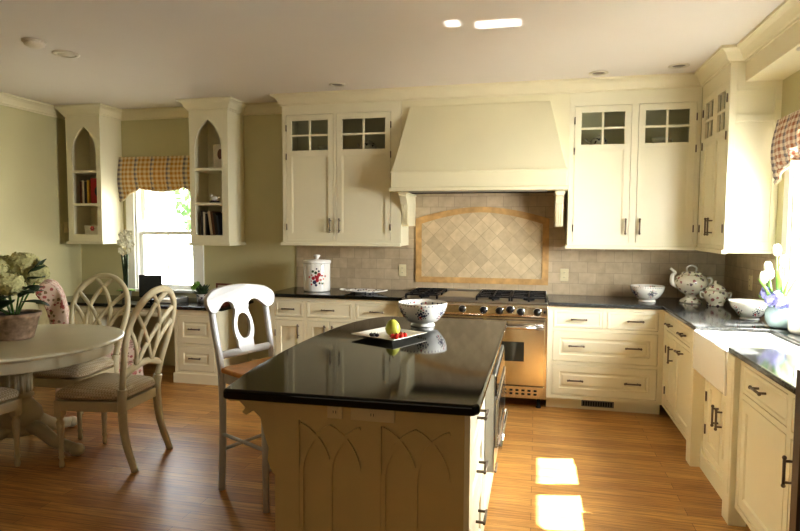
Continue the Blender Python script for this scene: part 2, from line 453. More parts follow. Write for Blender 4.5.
MB().box(XR-.015, XR+T, ym-.03, ym+.03, W2[2], W2[3]).build('window_mullion', 'white', w2)

# ------------------------------------------------------------------ backsplash
struct('trim_6', MB().box(-2.408, XR, YB-.012, YB, .9145, 1.36).box(-1.225, .262, YB-.012, YB, 1.36, 1.9), 'tile')
struct('trim_7', MB().box(XR-.012, XR, 4.46, YB-.012, .9145, 1.36).box(XR-.012, XR, 2.4, 4.46, .9145, 1.03), 'tileside')
# framed tile picture behind the range
pan = thing('tile_panel', 'framed panel of diagonal stone tiles with a peaked honey border behind the range', 'tile panel', (-.517, YB-.012, 1.0))
hw = .633
def arch(hw_, zs, za, n=16):
    out = []
    for i in range(n+1):
        t = -1+2*i/n
        out.append((t*hw_, zs+(za-zs)*(1-abs(t)**1.75)))
    return out
ou = arch(hw, .622, .735); inn = arch(hw-.058, .572, .682)
inner = [(-(hw-.058), .055)]+inn+[(hw-.058, .055)]
outer = [(-hw, 0)]+ou+[(hw, 0)]
m = MB(); A = [m.V((u, -.014, v)) for u, v in outer]; B = [m.V((u, -.014, v)) for u, v in inner]
A2 = [m.V((u, 0, v)) for u, v in outer]; B2 = [m.V((u, -.004, v)) for u, v in inner]; n = len(A)
for i in range(n):
    j = (i+1) % n
    m.F((A[i], A[j], B[j], B[i])); m.F((A[i], A2[i], A2[j], A[j])); m.F((B[i], B[j], B2[j], B2[i]))
m.build('stone_border', 'border', pan)
m = MB(); m.prism(inner, lambda u, v, w: (u, w, v), -.006, 0); m.build('diagonal_tiles', 'diag', pan)

# ------------------------------------------------------------------ cabinet making
def pull(parent, x, z, vert, L=.115, y=0, out=.032, mat='bronze', name='handle', side=False):
    m = MB(); r = .0055
    if vert: a, b = (x, y-out, z-L/2), (x, y-out, z+L/2); p = [(x, z-L*.38), (x, z+L*.38)]
    else: a, b = (x-L/2, y-out, z), (x+L/2, y-out, z); p = [(x-L*.38, z), (x+L*.38, z)]
    m.tube([a, b], r*1.15, 8)
    for px, pz in p: m.tube([(px, y, pz), (px, y-out, pz)], r, 8); m.lathe([(0, 0), (.0, 0)], (px, y, pz)) if False else None
    for e in (a, b): m.ball(e, r*1.7, 8, 6)
    return m.build(name, mat, parent)

def panel_front(m, x0, x1, z0, z1, y=0, t=.02, fr=.055, rec=.009, raised=False):
    """framed door or drawer front with its recessed panel as one clean shell"""
    if min(x1-x0, z1-z0) < .17: fr_ = .018; rec = .0035
    else: fr_ = fr
    def ring(i, yy): return [m.V(p) for p in ((x0+i, yy, z0+i), (x1-i, yy, z0+i), (x1-i, yy, z1-i), (x0+i, yy, z1-i))]
    rs = [ring(0, y+t), ring(0, y+.002), ring(.002, y), ring(fr_, y), ring(fr_+.007, y+rec)]
    if raised and fr_ > .03: rs += [ring(fr_+.02, y+rec), ring(fr_+.032, y+.003)]
    for a, b in zip(rs, rs[1:]):
        for k in range(4): m.F((a[k], a[(k+1) % 4], b[(k+1) % 4], b[k]))
    m.F(rs[-1]); m.F(rs[0][::-1])

def glazed_front(m, x0, x1, z0, z1, gz, y=0, t=.02, fr=.052):
    """upper door: four small panes over a recessed panel"""
    gx0, gx1, g0, g1 = x0+fr, x1-fr, gz, z1-fr
    m.box(x0, gx0, y, y+t, z0, z1); m.box(gx1, x1, y, y+t, z0, z1); m.box(gx0, gx1, y, y+t, g1, z1)
    m.box(gx0, gx1, y, y+t, gz-.05, gz); m.box(gx0, gx1, y, y+t, z0, z0+.06)
    m.box(gx0, gx1, y+.01, y+t, z0+.06, gz-.05)
    b = .008
    for q in ((gx0, gx0+b, z0+.06, gz-.05), (gx1-b, gx1, z0+.06, gz-.05), (gx0+b, gx1-b, gz-.05-b, gz-.05), (gx0+b, gx1-b, z0+.06, z0+.06+b)):
        m.box(q[0], q[1], y+.005, y+.012, q[2], q[3])
    cx = (gx0+gx1)/2; cz = (g0+g1)/2; w = .009
    m.box(cx-w, cx+w, y+.002, y+.017, g0, g1); m.box(gx0, cx-w, y+.002, y+.017, cz-w, cz+w); m.box(cx+w, gx1, y+.002, y+.017, cz-w, cz+w)
    return gx0, gx1, g0, g1

def face_frame(m, w, z0, z1, ops, y=0, t=.02, g=.0035):
    xs = sorted({0, w}|{o[0]-g for o in ops}|{o[1]+g for o in ops}); 
    for a, b in zip(xs, xs[1:]):
        if b-a < 1e-5: continue
        cx = (a+b)/2
        hs = sorted((o[2]-g, o[3]+g) for o in ops if o[0]-g < cx < o[1]+g)
        z = z0
        for c, d in hs:
            if c > z+1e-5: m.box(a, b, y, y+t, z, c)
            z = max(z, d)
        if z1 > z+1e-5: m.box(a, b, y, y+t, z, z1)

def hinges(parent, x, z0, z1):
    for z in (z0+.12, z1-.12):
        MB().tube([(x, -.004, z-.03), (x, -.004, z+.03)], .005, 8).build('hinge', 'bronze', parent)

def base_cabinet(name, label, cat, loc, rz, w, d, items, h=.882, toe=.10, toed=.07, raised=True, body=True, mat='cream', kick='cream'):
    root = thing(name, label, cat, loc, rz)
    m = MB()
    ops = [i[1:5] for i in items]
    face_frame(m, w, toe, h, ops)
    m.box(0, w, .0225, d, toe, h)
    m.build('cabinet_body', mat, root)
    if toe: MB().box(0, w, toed, toed+.02, 0, toe).build('toe_kick', kick, root)
    for it in items:
        kind, x0, x1, z0, z1 = it[:5]; opt = it[5] if len(it) > 5 else {}
        q = MB(); panel_front(q, x0, x1, z0, z1, raised=raised and kind == 'drawer')
        o = q.build('drawer' if kind == 'drawer' else 'door', mat, root)
        for (ori, hx, hz) in opt.get('pulls', []): pull(o, hx, hz, ori == 'v')
        if 'hinge' in opt: hinges(o, x0-.002 if opt['hinge'] == 'l' else x1+.002, z0, z1)
    return root

# left base run between the desk and the range: drawers over doors
YF = YB-.61
X0 = -2.42
base_cabinet('base_cabinet', 'cream base cabinet left of the range with three top drawers over doors', 'cabinet', (X0, YF, 0), 0, 1.275, .605, [
    ('drawer', .05, .325, .70, .845, {'pulls': [('h', .19, .775)]}), ('drawer', .365, .80, .70, .845, {'pulls': [('h', .58, .775)]}), ('drawer', .84, 1.235, .70, .845, {'pulls': [('h', 1.04, .775)]}),
    ('door', .05, .325, .13, .665, {'pulls': [('v', .285, .57)], 'hinge': 'l'}), ('door', .365, .58, .13, .665, {'pulls': [('v', .545, .57)]}), ('door', .587, .80, .13, .665, {'pulls': [('v', .62, .57)]}), ('door', .84, 1.235, .13, .665, {'pulls': [('v', .88, .57)]})])
# right of the range: two over one over one
X1 = .108
base_cabinet('drawer_cabinet', 'cream drawer cabinet right of the range with two small drawers over two wide ones', 'cabinet', (X1, YF, 0), 0, .911, .605, [
    ('drawer', .045, .435, .705, .85, {'pulls': [('h', .25, .778)]}), ('drawer', .475, .865, .705, .85, {'pulls': [('h', .69, .778)]}),
    ('drawer', .045, .865, .42, .672, {'pulls': [('h', .235, .555), ('h', .68, .555)]}), ('drawer', .045, .865, .135, .385, {'pulls': [('h', .23, .262), ('h', .68, .262)]})])
# side run between the corner and the sink
base_cabinet('corner_cabinet', 'cream cabinet on the right wall between the corner and the sink', 'cabinet', (1.019, YF, 0), -PI/2, .911, .6, [
    ('drawer', .09, .86, .735, .85, {'pulls': [('h', .25, .795), ('h', .66, .795)]}),
    ('door', .10, .40, .13, .70, {'pulls': [('v', .33, .58)], 'hinge': 'l'}), ('door', .41, .86, .13, .70, {'pulls': [('h', .60, .655)]})])
# posts either side of the sink
def post(label, y0, y1):
    r = thing('cabinet_post', label, 'post', (1.03, (y0+y1)/2, 0)); w = (y1-y0)/2
    m = MB(); m.box(-.036, .05, -w, w, .0, .881); m.build('post_shaft', 'cream', r, bevel=.003)
    m = MB(); m.box(-.0385, -.0365, -w+.022, w-.022, .16, .80); m.build('post_panel', 'cream', r)
post('cream square post between the corner cabinet and the white sink', 4.032, 4.144)
post('cream square post between the white sink and the near drawer cabinet', 3.256, 3.366)
# sink cabinet, set back
r = base_cabinet('sink_cabinet', 'cream two door cabinet set back under the white sink', 'cabinet', (1.065, 4.03, 0), -PI/2, .662, .555, [
    ('door', .05, .325, .15, .60, {'pulls': [('v', .295, .43)], 'hinge': 'l'}), ('door', .335, .612, .15, .60, {'pulls': [('v', .365, .43)]})], h=.64, toe=0)
MB().prism([(0, 0), (.662, 0), (.662, .17), (.62, .115), (.56, .10), (.10, .10), (.042, .115), (0, .17)], lambda u, v, w: (u, w, v), -.012, -.0005).build('plinth_board', 'cream', r)
# near run
base_cabinet('near_cabinet', 'cream cabinet nearest the camera on the right wall with drawer and tall doors', 'cabinet', (1.022, 3.255, 0), -PI/2, .88, .6, [
    ('drawer', .045, .575, .715, .85, {'pulls': [('h', .30, .79)]}), ('drawer', .625, .86, .715, .85, {}),
    ('door', .045, .575, .13, .68, {}), ('door', .625, .86, .13, .68, {'pulls': [('v', .655, .555)]})])
# vent in the plinth under the drawers
r = thing('floor_register', 'small grey metal vent in the toe kick below the wide drawers', 'vent', (.53, YF+.0685, .028))
MB().box(-.13, .13, -.006, 0, 0, .052).build('vent_frame', 'greyplastic', r)
for k in range(12): MB().box(-.118+k*.02, -.106+k*.02, -.010, -.0065, .008, .044).build('vent_fin', 'iron', r)

# worktops
def slab(name, label, poly, mat, z0=.883, z1=.914):
    m = MB(); m.prism(poly, lambda u, v, w: (u, v, w), z0, z1)
    return tag(m.build(name, mat, bevel=.008, seg=3), label, 'countertop')
slab('countertop', 'dark granite countertop left of the range under the floral canister', [(-2.445, YB-.001), (-2.445, YF-.026), (-1.146, YF-.026), (-1.146, YB-.001)], 'black')
slab('countertop', 'grey black granite countertop running round the corner and past the sink', [(.109, YB-.001), (.109, YF-.026), (.994, YF-.026), (.994, 4.03), (1.42, 4.03), (1.42, 3.372), (.994, 3.372), (.994, 2.37), (XR-.001, 2.37), (XR-.001, YB-.001)], 'grey')

# sink: apron-front basin
r = thing('farmhouse_sink', 'white apron front farmhouse sink below the right window', 'sink', (.985, 3.701, .645))
m = MB(); w, L, H = .434, .327, .247
def rect(x0, x1, y0, y1, z): return [m.V(p) for p in ((x0, y0, z), (x1, y0, z), (x1, y1, z), (x0, y1, z))]
rs = [rect(0, w, -L, L, 0), rect(0, w, -L, L, H), rect(.028, w-.025, -L+.025, L-.025, H), rect(.04, w-.035, -L+.035, L-.035, .05), ]
for a, b in zip(rs, rs[1:]):
    for k in range(4): m.F((a[k], a[(k+1) % 4], b[(k+1) % 4], b[k]))
m.F(rs[0][::-1]); m.F(rs[-1]); m.build('basin', 'ceramic', r, bevel=.010, seg=3)
MB().lathe([(0, .052), (.03, .052), (.04, .0505), (.04, .05)], (.22, 0, .0005), 20).build('drain', 'chrome', r)

# faucet behind the sink
r = thing('faucet', 'white and chrome faucet behind the sink beside the tulip vase', 'faucet', (1.52, 3.66, .914))
MB().lathe([(0, 0), (.028, 0), (.028, .012), (.016, .02), (.014, .11), (.018, .12), (0, .125)], seg=16).build('faucet_body', 'chrome', r)
MB().tube(crom([(0, 0, .11), (-.01, .02, .20), (-.06, .06, .235), (-.13, .10, .215), (-.15, .11, .18)]), .011, 10).build('spout', 'ceramic', r)
MB().tube([(0, 0, .12), (.02, -.05, .16)], [.008, .006], 8).build('lever', 'chrome', r)

# ------------------------------------------------------------------ upper cabinets
def upper(name, label, loc, rz, w, d, z0, z1, doors, gz, sides=True, endpanel=False, ftop=None):
    root = thing(name, label, 'cabinet', loc, rz)
    m = MB(); face_frame(m, w, z0+.0, z1, [(a, b, c, e) for a, b, c, e, *_ in doors])
    t = .018
    m.box(0, t, .0205, d, z0, z1); m.box(w-t, w, .0205, d, z0, z1); m.box(t, w-t, d-t, d, z0, z1)
    m.box(t, w-t, .0205, d-t, z0, z0+t+.02); m.box(t, w-t, .0205, d-t, z1-t, z1); m.box(t, w-t, .03, d-t, gz-.03, gz-.012)
    m.build('cabinet_body', 'cream', root)
    mm = MB(); mm.box(-.02 if sides else 0, w+(.0 if not endpanel else .02), -.018, .02, z0-.03, z0-.0005); mm.box(0, w, .02, d, z0-.025, z0-.0005)
    mm.build('bottom_moulding', 'cream', root, bevel=.004)
    for (x0, x1, a, b, hx, hs) in doors:
        q = MB(); gx0, gx1, g0, g1 = glazed_front(q, x0, x1, a, b, gz)
        o = q.build('door', 'cream', root)
        MB().box(gx0, gx1, .0175, .0195, g0, g1).build('glass_pane', 'cabglass', o)
        pull(o, hx, a+.135, True, .12)
        hinges(o, x0-.002 if hs == 'l' else x1+.002, a, b)
        hz = (a+b)/2+.2
        MB().tube([(x0-.002 if hs == 'l' else x1+.002, -.004, hz-.03), (x0-.002 if hs == 'l' else x1+.002, -.004, hz+.03)], .005, 8).build('hinge', 'bronze', o)
    return root
ZB = 1.385
upper('wall_cabinet', 'cream wall cabinet left of the range hood with four pane glass tops', (-2.404, YU, 0), 0, 1.178, .34, ZB, 2.70,
      [(.042, .515, ZB+.03, 2.60, .487, 'l'), (.552, 1.075, ZB+.03, 2.60, .582, 'r')], 2.265)
upper('wall_cabinet', 'cream wall cabinet right of the range hood with four pane glass tops', (.263, YU, 0), 0, 1.039, .34, ZB, 2.70,
      [(.045, .50, ZB+.03, 2.575, .472, 'l'), (.56, 1.005, ZB+.03, 2.575, .585, 'r')], 2.25)
r = upper('wall_cabinet', 'cream wall cabinet on the right wall beside the window with sunlit end panel', (XU, YU-.0205, 0), -PI/2, .70, .327, ZB, 2.70,
      [(.055, .365, ZB+.03, 2.58, .335, 'l'), (.372, .665, ZB+.03, 2.58, .402, 'r')], 2.25, sides=False, endpanel=True)
m = MB()      # the end panel toward the camera: frame with a small panel above a tall one
m.box(.7005, .712, 0, .045, ZB, 2.70); m.box(.7005, .712, .285, .327, ZB, 2.70)
m.box(.7005, .712, .045, .285, ZB, ZB+.06); m.box(.7005, .712, .045, .285, 2.28, 2.33); m.box(.7005, .712, .045, .285, 2.50, 2.70)
m.build('end_panel', 'cream', r, bevel=.002)

# ------------------------------------------------------------------ range hood
r = thing('range_hood', 'cream wooden range hood with sloped front over the range', 'range hood', (-.517, YU, 1.86))
m = MB(); m.box(-.707, .779, 0, .02, .0, .84); m.build('back_panel', 'hoodpaint', r)
m = MB()
A = [(-.628, -.012, .77), (.612, -.012, .77), (.752, -.185, .175), (-.752, -.185, .175)]
i0 = [m.V(p) for p in A]; i1 = [m.V((x, -.0005, z)) for x, y, z in A]
m.F(i0); m.F(i1[::-1])
for k in range(4): m.F((i0[k], i0[(k+1) % 4], i1[(k+1) % 4], i1[k]))
m.build('sloped_front', 'hoodpaint', r, bevel=.003)
m = MB(); m.box(-.757, .757, -.195, -.0005, .03, .174); m.build('mantel_band', 'hoodpaint', r, bevel=.003)
m = MB(); m.box(-.772, .772, -.215, -.0005, -.004, .029); m.box(-.764, .764, -.203, -.1955, .156, .176); m.build('mantel_moulding', 'hoodpaint', r, bevel=.006, seg=3)
MB().box(-.70, .70, -.17, .32, .002, .028).build('vent_liner', 'dark', r)
MB().box(-.60, .60, -.1715, -.15, -.016, -.0045).build('vent_edge', 'steel2', r)
prof = [(0, 0), (-.43, 0), (-.43, -.035), (-.415, -.045), (-.395, -.07), (-.36, -.11), (-.335, -.17), (-.325, -.24), (-.325, -.285), (-.31, -.305), (0, -.305)]
for cx in (-.673, .707):
    m = MB(); m.prism([(y+.3325, z-.008) for y, z in prof], lambda u, v, w, cx=cx: (cx+w, u, v), -.034, .034)
    m.box(cx-.042, cx+.042, -.112, .33, -.028, -.0055)
    for k in (-.02, .0, .02): m.tube([(cx+k, .006, -.29), (cx+k, -.004, -.17), (cx+k, -.029, -.11)], .006, 6)
    m.build('corbel', 'hoodpaint', r, bevel=.003)

# ------------------------------------------------------------------ range
XG0, XG1 = -1.140, .104
r = thing('range_cooker', 'stainless steel professional range with black grates below the hood', 'range', ((XG0+XG1)/2, 5.0, 0))
W = (XG1-XG0)/2
m = MB(); m.box(-W, W, .035, .655, .085, .80); m.box(-W, W, .02, .655, .80, .895); m.build('range_body', 'steel', r)
m = MB(); m.prism([(.02, .775), (-.02, .79), (-.03, .81), (-.03, .875), (-.02, .893), (0, .90), (.02, .90)], lambda u, v, w: (w, u, v), -W+.001, W-.001); m.build('control_panel', 'steel', r, bevel=.003)
m = MB(); m.box(-W, W, .0, .64, .9005, .912); m.box(-W, W, .595, .655, .9125, .945); m.build('cooktop_surface', 'steel2', r, bevel=.003)
for px, pz in ((-.085, .842), (.095, .838), (.228, .836), (.315, .85), (.403, .834), (.538, .836)):
    m = MB(); fn = lambda rr, yy: None
    k = MB(); k.T = Matrix.Translation((px, -.0305, pz)) @ Matrix.Rotation(R(90), 4, 'X')
    k.lathe([(0, 0), (.03, 0), (.03, .006), (.024, .008), (.022, .034), (.018, .04), (0, .04)], seg=20)
    ko = k.build('knob', 'blackplastic', r)
    k = MB(); k.T = Matrix.Translation((px, -.0302, pz)) @ Matrix.Rotation(R(90), 4, 'X'); k.lathe([(.0305, 0), (.036, 0), (.036, .004), (.0305, .006)], seg=20); k.build('knob_ring', 'chrome', ko)
MB().box(.588, .604, -.036, -.0305, .828, .848).build('power_switch', 'blackplastic', r)
def grate(x0, x1, nx, ny):
    m = MB(); y0, y1 = .035, .58; z = .952
    for i in range(nx*2+1):
        x = x0+(x1-x0)*i/(nx*2); m.box(x-.006, x+.006, y0, y1, z-.012, z)
    for j in range(ny*2+1):
        y = y0+(y1-y0)*j/(ny*2); m.box(x0-.006, x1+.006, y-.006, y+.006, z-.013, z-.001)
    for x in (x0, (x0+x1)/2, x1):
        for y in (y0, (y0+y1)/2, y1): m.box(x-.008, x+.008, y-.008, y+.008, .9125, z-.004)
    g = m.build('burner_grate', 'iron', r)
    for i in range(nx):
        for j in range(ny):
            cx = x0+(x1-x0)*(i+.5)/nx; cy = y0+(y1-y0)*(j+.5)/ny
            MB().lathe([(0, .022), (.03, .022), (.034, .016), (.045, .014), (.05, .0005), (0, .0005)], (cx, cy, .9125), 16).build('burner', 'iron', g)
grate(-W+.03, -W+.305, 1, 2); grate(.03, .305, 1, 2); grate(.325, W-.015, 1, 2)
m = MB(); m.box(-.30, .01, .05, .57, .9125, .93); m.box(-.28, -.01, .085, .55, .9305, .934); m.build('griddle', 'steel2', r, bevel=.004)
m = MB(); m.box(-.30, .01, .02, .048, .9125, .922); m.build('griddle_trough', 'steel2', r)
def oven(x0, x1, wx0, wx1):
    o = MB().box(x0, x1, -.005, .034, .205, .755).build('oven_door', 'steel', r, bevel=.004)
    MB().box(wx0, wx1, -.008, -.0055, .41, .575).build('oven_window', 'ovenglass', o, bevel=.002)
    h = MB(); h.tube([(x0+.01, -.055, .705), (x1-.01, -.055, .705)], .014, 12)
    for x in (x0+.03, x1-.03): h.tube([(x, -.005, .705), (x, -.055, .705)], .011, 8)
    h.build('oven_handle', 'chrome', o)
oven(.115, W-.02, .20, .435); oven(-W+.02, .085, -.50, -.04)
m = MB(); m.box(-W+.02, W-.02, .008, .034, .095, .195)
m.build('vent_panel', 'steel', r, bevel=.003)
for k in range(8):
    for z in (.13, .16): MB().box(.17+k*.05, .195+k*.05, .0055, .0075, z-.008, z+.008).build('vent_slot', 'blackplastic', r)
for x, y in ((-W+.05, .08), (W-.06, .08), (-W+.05, .6), (W-.06, .6)):
    MB().lathe([(0, 0), (.022, 0), (.022, .012), (.014, .02), (.014, .084), (0, .084)], (x, y, 0), 14).build('foot', 'iron', r)

# ------------------------------------------------------------------ island
r = thing('kitchen_island', 'cream kitchen island cabinet with gothic arch panels under the black granite', 'island', (-.595, 2.06, 0))
m = MB(); bx0, bx1 = -.378, .378; by1 = 1.84
m.box(bx0+.012, bx1-.022, .0145, by1, .0, .873)
# front face: stiles and rails round two panels
p1 = (-.278, -.030); p2 = (.048, .308)
zt = .795
m.box(bx0, p1[0], 0, .022, 0, .873); m.box(p1[1], p2[0], 0, .022, 0, .873); m.box(p2[1], bx1-.0205, 0, .022, 0, .873)
m.box(p1[0], p1[1], 0, .022, zt, .873); m.box(p2[0], p2[1], 0, .022, zt, .873); m.box(p1[0], p1[1], 0, .022, 0, .12); m.box(p2[0], p2[1], 0, .022, 0, .12)
m.box(bx0, bx0+.012, .022, by1, 0, .873)
m.build('island_body', 'islandshaded', r)
def tracery(x0, x1):
    m = MB(); w = x1-x0; zs = zt-.21; Rr = .758*w; xm = (x0+x1)/2; b = .008; y0, y1 = .004, .0142
    def bar(pts, yy=0):
        pts = [p for p in pts if x0-.001 <= p[0] <= x1+.001 and p[1] <= zt+.001]
        L_, R_ = [], []
        for i, p in enumerate(pts):
            a = pts[max(i-1, 0)]; c = pts[min(i+1, len(pts)-1)]
            d = Vector((c[0]-a[0], c[1]-a[1])).normalized(); nn = Vector((-d.y, d.x))*b
            L_.append((p[0]+nn.x, p[1]+nn.y)); R_.append((p[0]-nn.x, p[1]-nn.y))
        for i in range(len(pts)-1):
            q = [L_[i], L_[i+1], R_[i+1], R_[i]]; m.prism(q, lambda u, v, ww: (u, ww, v), y0-yy, y1)
    def arc(xs, s):      # springs at xs, leans toward s
        return [(xs+s*(Rr-Rr*math.cos(t)), zs+Rr*1.08*math.sin(t)) for t in [k*R(3.45) for k in range(21)]]
    bar(arc(x0+b, 1)); bar(arc(xm, 1), .0015); bar(arc(xm, -1), .001); bar(arc(x1-b, -1), .0005)
    bar([(xm, .13), (xm, zs)], .0008); bar([(x0+b, .13), (x0+b, zs)], .0008); bar([(x1-b, .13), (x1-b, zs)], .0008)
    m.build('arch_tracery', 'islandshaded', r)
tracery(*p1); tracery(*p2)
# right face toward the sink: drawers, then the steel microwave drawer
ri = thing('x', None, None); bpy.data.objects.remove(ri)
def side(mb):            # local (a along +y, outward along +x)
    mb.T = Matrix(((0, -1, 0, bx1), (1, 0, 0, 0), (0, 0, 1, 0), (0, 0, 0, 1))); return mb
ops = [(.06, .56, .69, .845), (.06, .56, .45, .655), (.06, .56, .13, .415), (.64, 1.36, .385, .86), (.64, 1.36, .13, .35), (1.41, 1.80, .13, .845)]
q = side(MB()); 
m2 = MB(); m2.T = q.T; face_frame(m2, by1, .09, .873, ops); m2.build('side_frame', 'cream', r)
def sf(x0, x1, z0, z1, nm, pulls):
    q = side(MB()); panel_front(q, x0, x1, z0, z1); o = q.build(nm, 'cream', r)
    for v_, hx, hz in pulls:
        mm = side(MB()); out = .034; L = .12; rr = .0058
        if v_: a, b2 = (hx, -out, hz-L/2), (hx, -out, hz+L/2); pp = [(hx, hz-L*.4), (hx, hz+L*.4)]
        else: a, b2 = (hx-L/2, -out, hz), (hx+L/2, -out, hz); pp = [(hx-L*.4, hz), (hx+L*.4, hz)]
        mm.tube([a, b2], rr, 8)
        for u, v in pp: mm.tube([(u, 0, v), (u, -out, v)], rr, 8)
        mm.build('handle', 'bronze', o)
sf(.06, .56, .69, .845, 'drawer', [(0, .31, .77)]); sf(.06, .56, .45, .655, 'drawer', [(0, .31, .55)]); sf(.06, .56, .13, .415, 'drawer', [(0, .31, .34)])
sf(.64, 1.36, .13, .35, 'drawer', [(0, 1.0, .27)]); sf(1.41, 1.80, .13, .845, 'door', [(1, 1.45, .70)])
MB().box(bx0+.03, bx1-.07, .05, by1-.03, -.0, .088) if False else None
# corbels under the seating overhang
def bracket(y):
    m = MB(); P = [(0, 0), (-.235, 0), (-.235, -.03), (-.215, -.045), (-.175, -.04), (-.15, -.065), (-.165, -.085), (-.145, -.095), (-.115, -.075), (-.085, -.10), (-.07, -.16), (-.05, -.22), (-.055, -.27), (-.035, -.32), (0, -.345)]
    m.prism([(u+bx0-.0005, v+.872) for u, v in P], lambda u, v, w: (u, w, v), y, y+.05); m.build('overhang_bracket', 'islandshaded', r, bevel=.003)
bracket(.05); bracket(1.55)
# microwave drawer
mw = thing('microwave_drawer', 'stainless steel microwave built into the right side of the island', 'microwave', (-.217, 2.70, .39))
q = MB(); q.box(-.005, .045, 0, .72, 0, .465); q.build('microwave_case', 'steel2', mw, bevel=.003)
d_ = MB().box(.0455, .058, .012, .708, .115, .345).build('microwave_door', 'steel', mw, bevel=.002)
MB().box(.0585, .0605, .10, .62, .15, .315).build('microwave_window', 'ovenglass', d_)
h = MB(); h.tube([(.070, .06, .1), (.070, .66, .1)], .009, 10)
for y in (.09, .63): h.tube([(.0455, y, .1), (.070, y, .1)], .007, 8)
h.build('microwave_handle', 'chrome', mw)
MB().box(.0455, .052, .012, .708, .36, .45).build('control_strip', 'ovenglass', mw)
# outlets under the island edge
def outlet(label, loc, rz, w, h, double=True, mat='outlet', horiz=False):
    o = thing('power_outlet', label, 'outlet', loc, rz)
    MB().box(-w/2, w/2, -.006, -.0005, -h/2, h/2).build('cover_plate', mat, o, bevel=.002)
    for s in ((-1, 1) if double else (0,)):
        cx, cz = (s*w*.22, 0) if horiz else (0, s*h*.2)
        f = MB().box(cx-.014, cx+.014, -.0085, -.0062, cz-.014, cz+.014).build('socket', mat, o, bevel=.003)
        MB().box(cx-.006, cx-.004, -.0092, -.0086, cz-.005, cz+.005).box(cx+.004, cx+.006, -.0092, -.0086, cz-.005, cz+.005).build('slot', 'dark', f)
outlet('small blank cream cover plate on the island front below the granite edge', (-.725, 2.0598, .838), 0, .06, .052, False)
outlet('wide cream power outlet strip on the island front beside the small blank plate', (-.578, 2.0598, .838), 0, .17, .052, False)

# island top with its bowed seating side
P = [(-1.150, 1.985), (-1.2, 2.3), (-1.222, 2.65), (-1.225, 3.0), (-1.205, 3.35), (-1.165, 3.62), (-1.1, 3.81), (-1.02, 3.92), (-.95, 3.945)]
pc = [(p.x, p.y) for p in crom([(x, y, 0) for x, y in P], 4)]
poly = pc+[(-.176, 3.945), (-.181, 2.03), (-.2, 2.003)]
m = MB(); m.prism(poly[::-1], lambda u, v, w: (u, v, w), .874, .914)
tag(m.build('island_countertop', 'black', bevel=.012, seg=4), 'glossy black granite island top with a bowed left edge', 'countertop')

# ------------------------------------------------------------------ tall dark cabinet at the right edge
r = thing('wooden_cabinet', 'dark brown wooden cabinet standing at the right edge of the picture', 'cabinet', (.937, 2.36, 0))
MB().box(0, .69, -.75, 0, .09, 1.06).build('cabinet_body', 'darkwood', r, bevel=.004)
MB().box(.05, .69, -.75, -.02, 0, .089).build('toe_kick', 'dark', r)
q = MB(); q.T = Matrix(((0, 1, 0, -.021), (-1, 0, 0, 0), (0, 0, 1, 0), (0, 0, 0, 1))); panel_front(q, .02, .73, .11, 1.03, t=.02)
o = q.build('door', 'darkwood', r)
MB().tube([(-.055, -.66, .65), (-.055, -.66, .90)], .008, 8).tube([(-.021, -.66, .68), (-.055, -.66, .68)], .006, 8).tube([(-.021, -.66, .87), (-.055, -.66, .87)], .006, 8).build('handle', 'bronze', o)

# ------------------------------------------------------------------ desk
r = thing('desk_drawer_cabinet', 'cream two drawer cabinet under the right end of the desk', 'cabinet', (-3.44, YF, 0), 0)
m = MB(); ops = [(.035, .43, .395, .665), (.035, .43, .125, .36)]
face_frame(m, .465, 0.0, .728, ops); m.box(0, .465, .0225, .60, 0, .728); m.build('cabinet_body', 'cream', r)
for x0, x1, z0, z1 in ops:
    q = MB(); panel_front(q, x0, x1, z0, z1, fr=.06, raised=True); o = q.build('drawer', 'cream', r); pull(o, (x0+x1)/2, (z0+z1)/2+.01, False)
m = MB(); m.box(-.014, .479, -.014, -.0005, 0, .10); m.box(.4655, .479, .0, .60, 0, .10); m.build('base_moulding', 'cream', r, bevel=.004)
r = thing('desk_pedestal', 'cream cabinet under the left end of the desk against the left wall', 'cabinet', (-5.025, YF, 0), 0)
m = MB(); ops = [(.09, .62, .50, .665), (.09, .62, .125, .465)]
face_frame(m, .66, 0.0, .728, ops); m.box(0, .66, .0225, .60, 0, .728); m.build('cabinet_body', 'cream', r)
for k, (x0, x1, z0, z1) in enumerate(ops):
    q = MB(); panel_front(q, x0, x1, z0, z1); o = q.build('door' if k else 'drawer', 'cream', r); pull(o, (x0+x1)/2 if not k else x1-.035, (z0+z1)/2, bool(k))
r = thing('desk_apron', 'shallow cream drawer front hung between the two desk cabinets', 'drawer', (-4.36, YF, .66), 0)
q = MB(); q.box(0, .915, .02, .04, -.02, .067); q.box(.78, .915, .022, .04, -.12, -.02); q.build('apron_board', 'cream', r)
q = MB(); panel_front(q, .03, .76, -.005, .055, t=.018); o = q.build('drawer', 'cream', r); pull(o, .40, .03, False)
m = MB(); m.box(XL+.002, -2.90, 5.022, YB-.001, .7285, .76)
tag(m.build('desk_worktop', 'black', bevel=.006, seg=3), 'dark granite desk top along the back wall below the left window', 'desk')

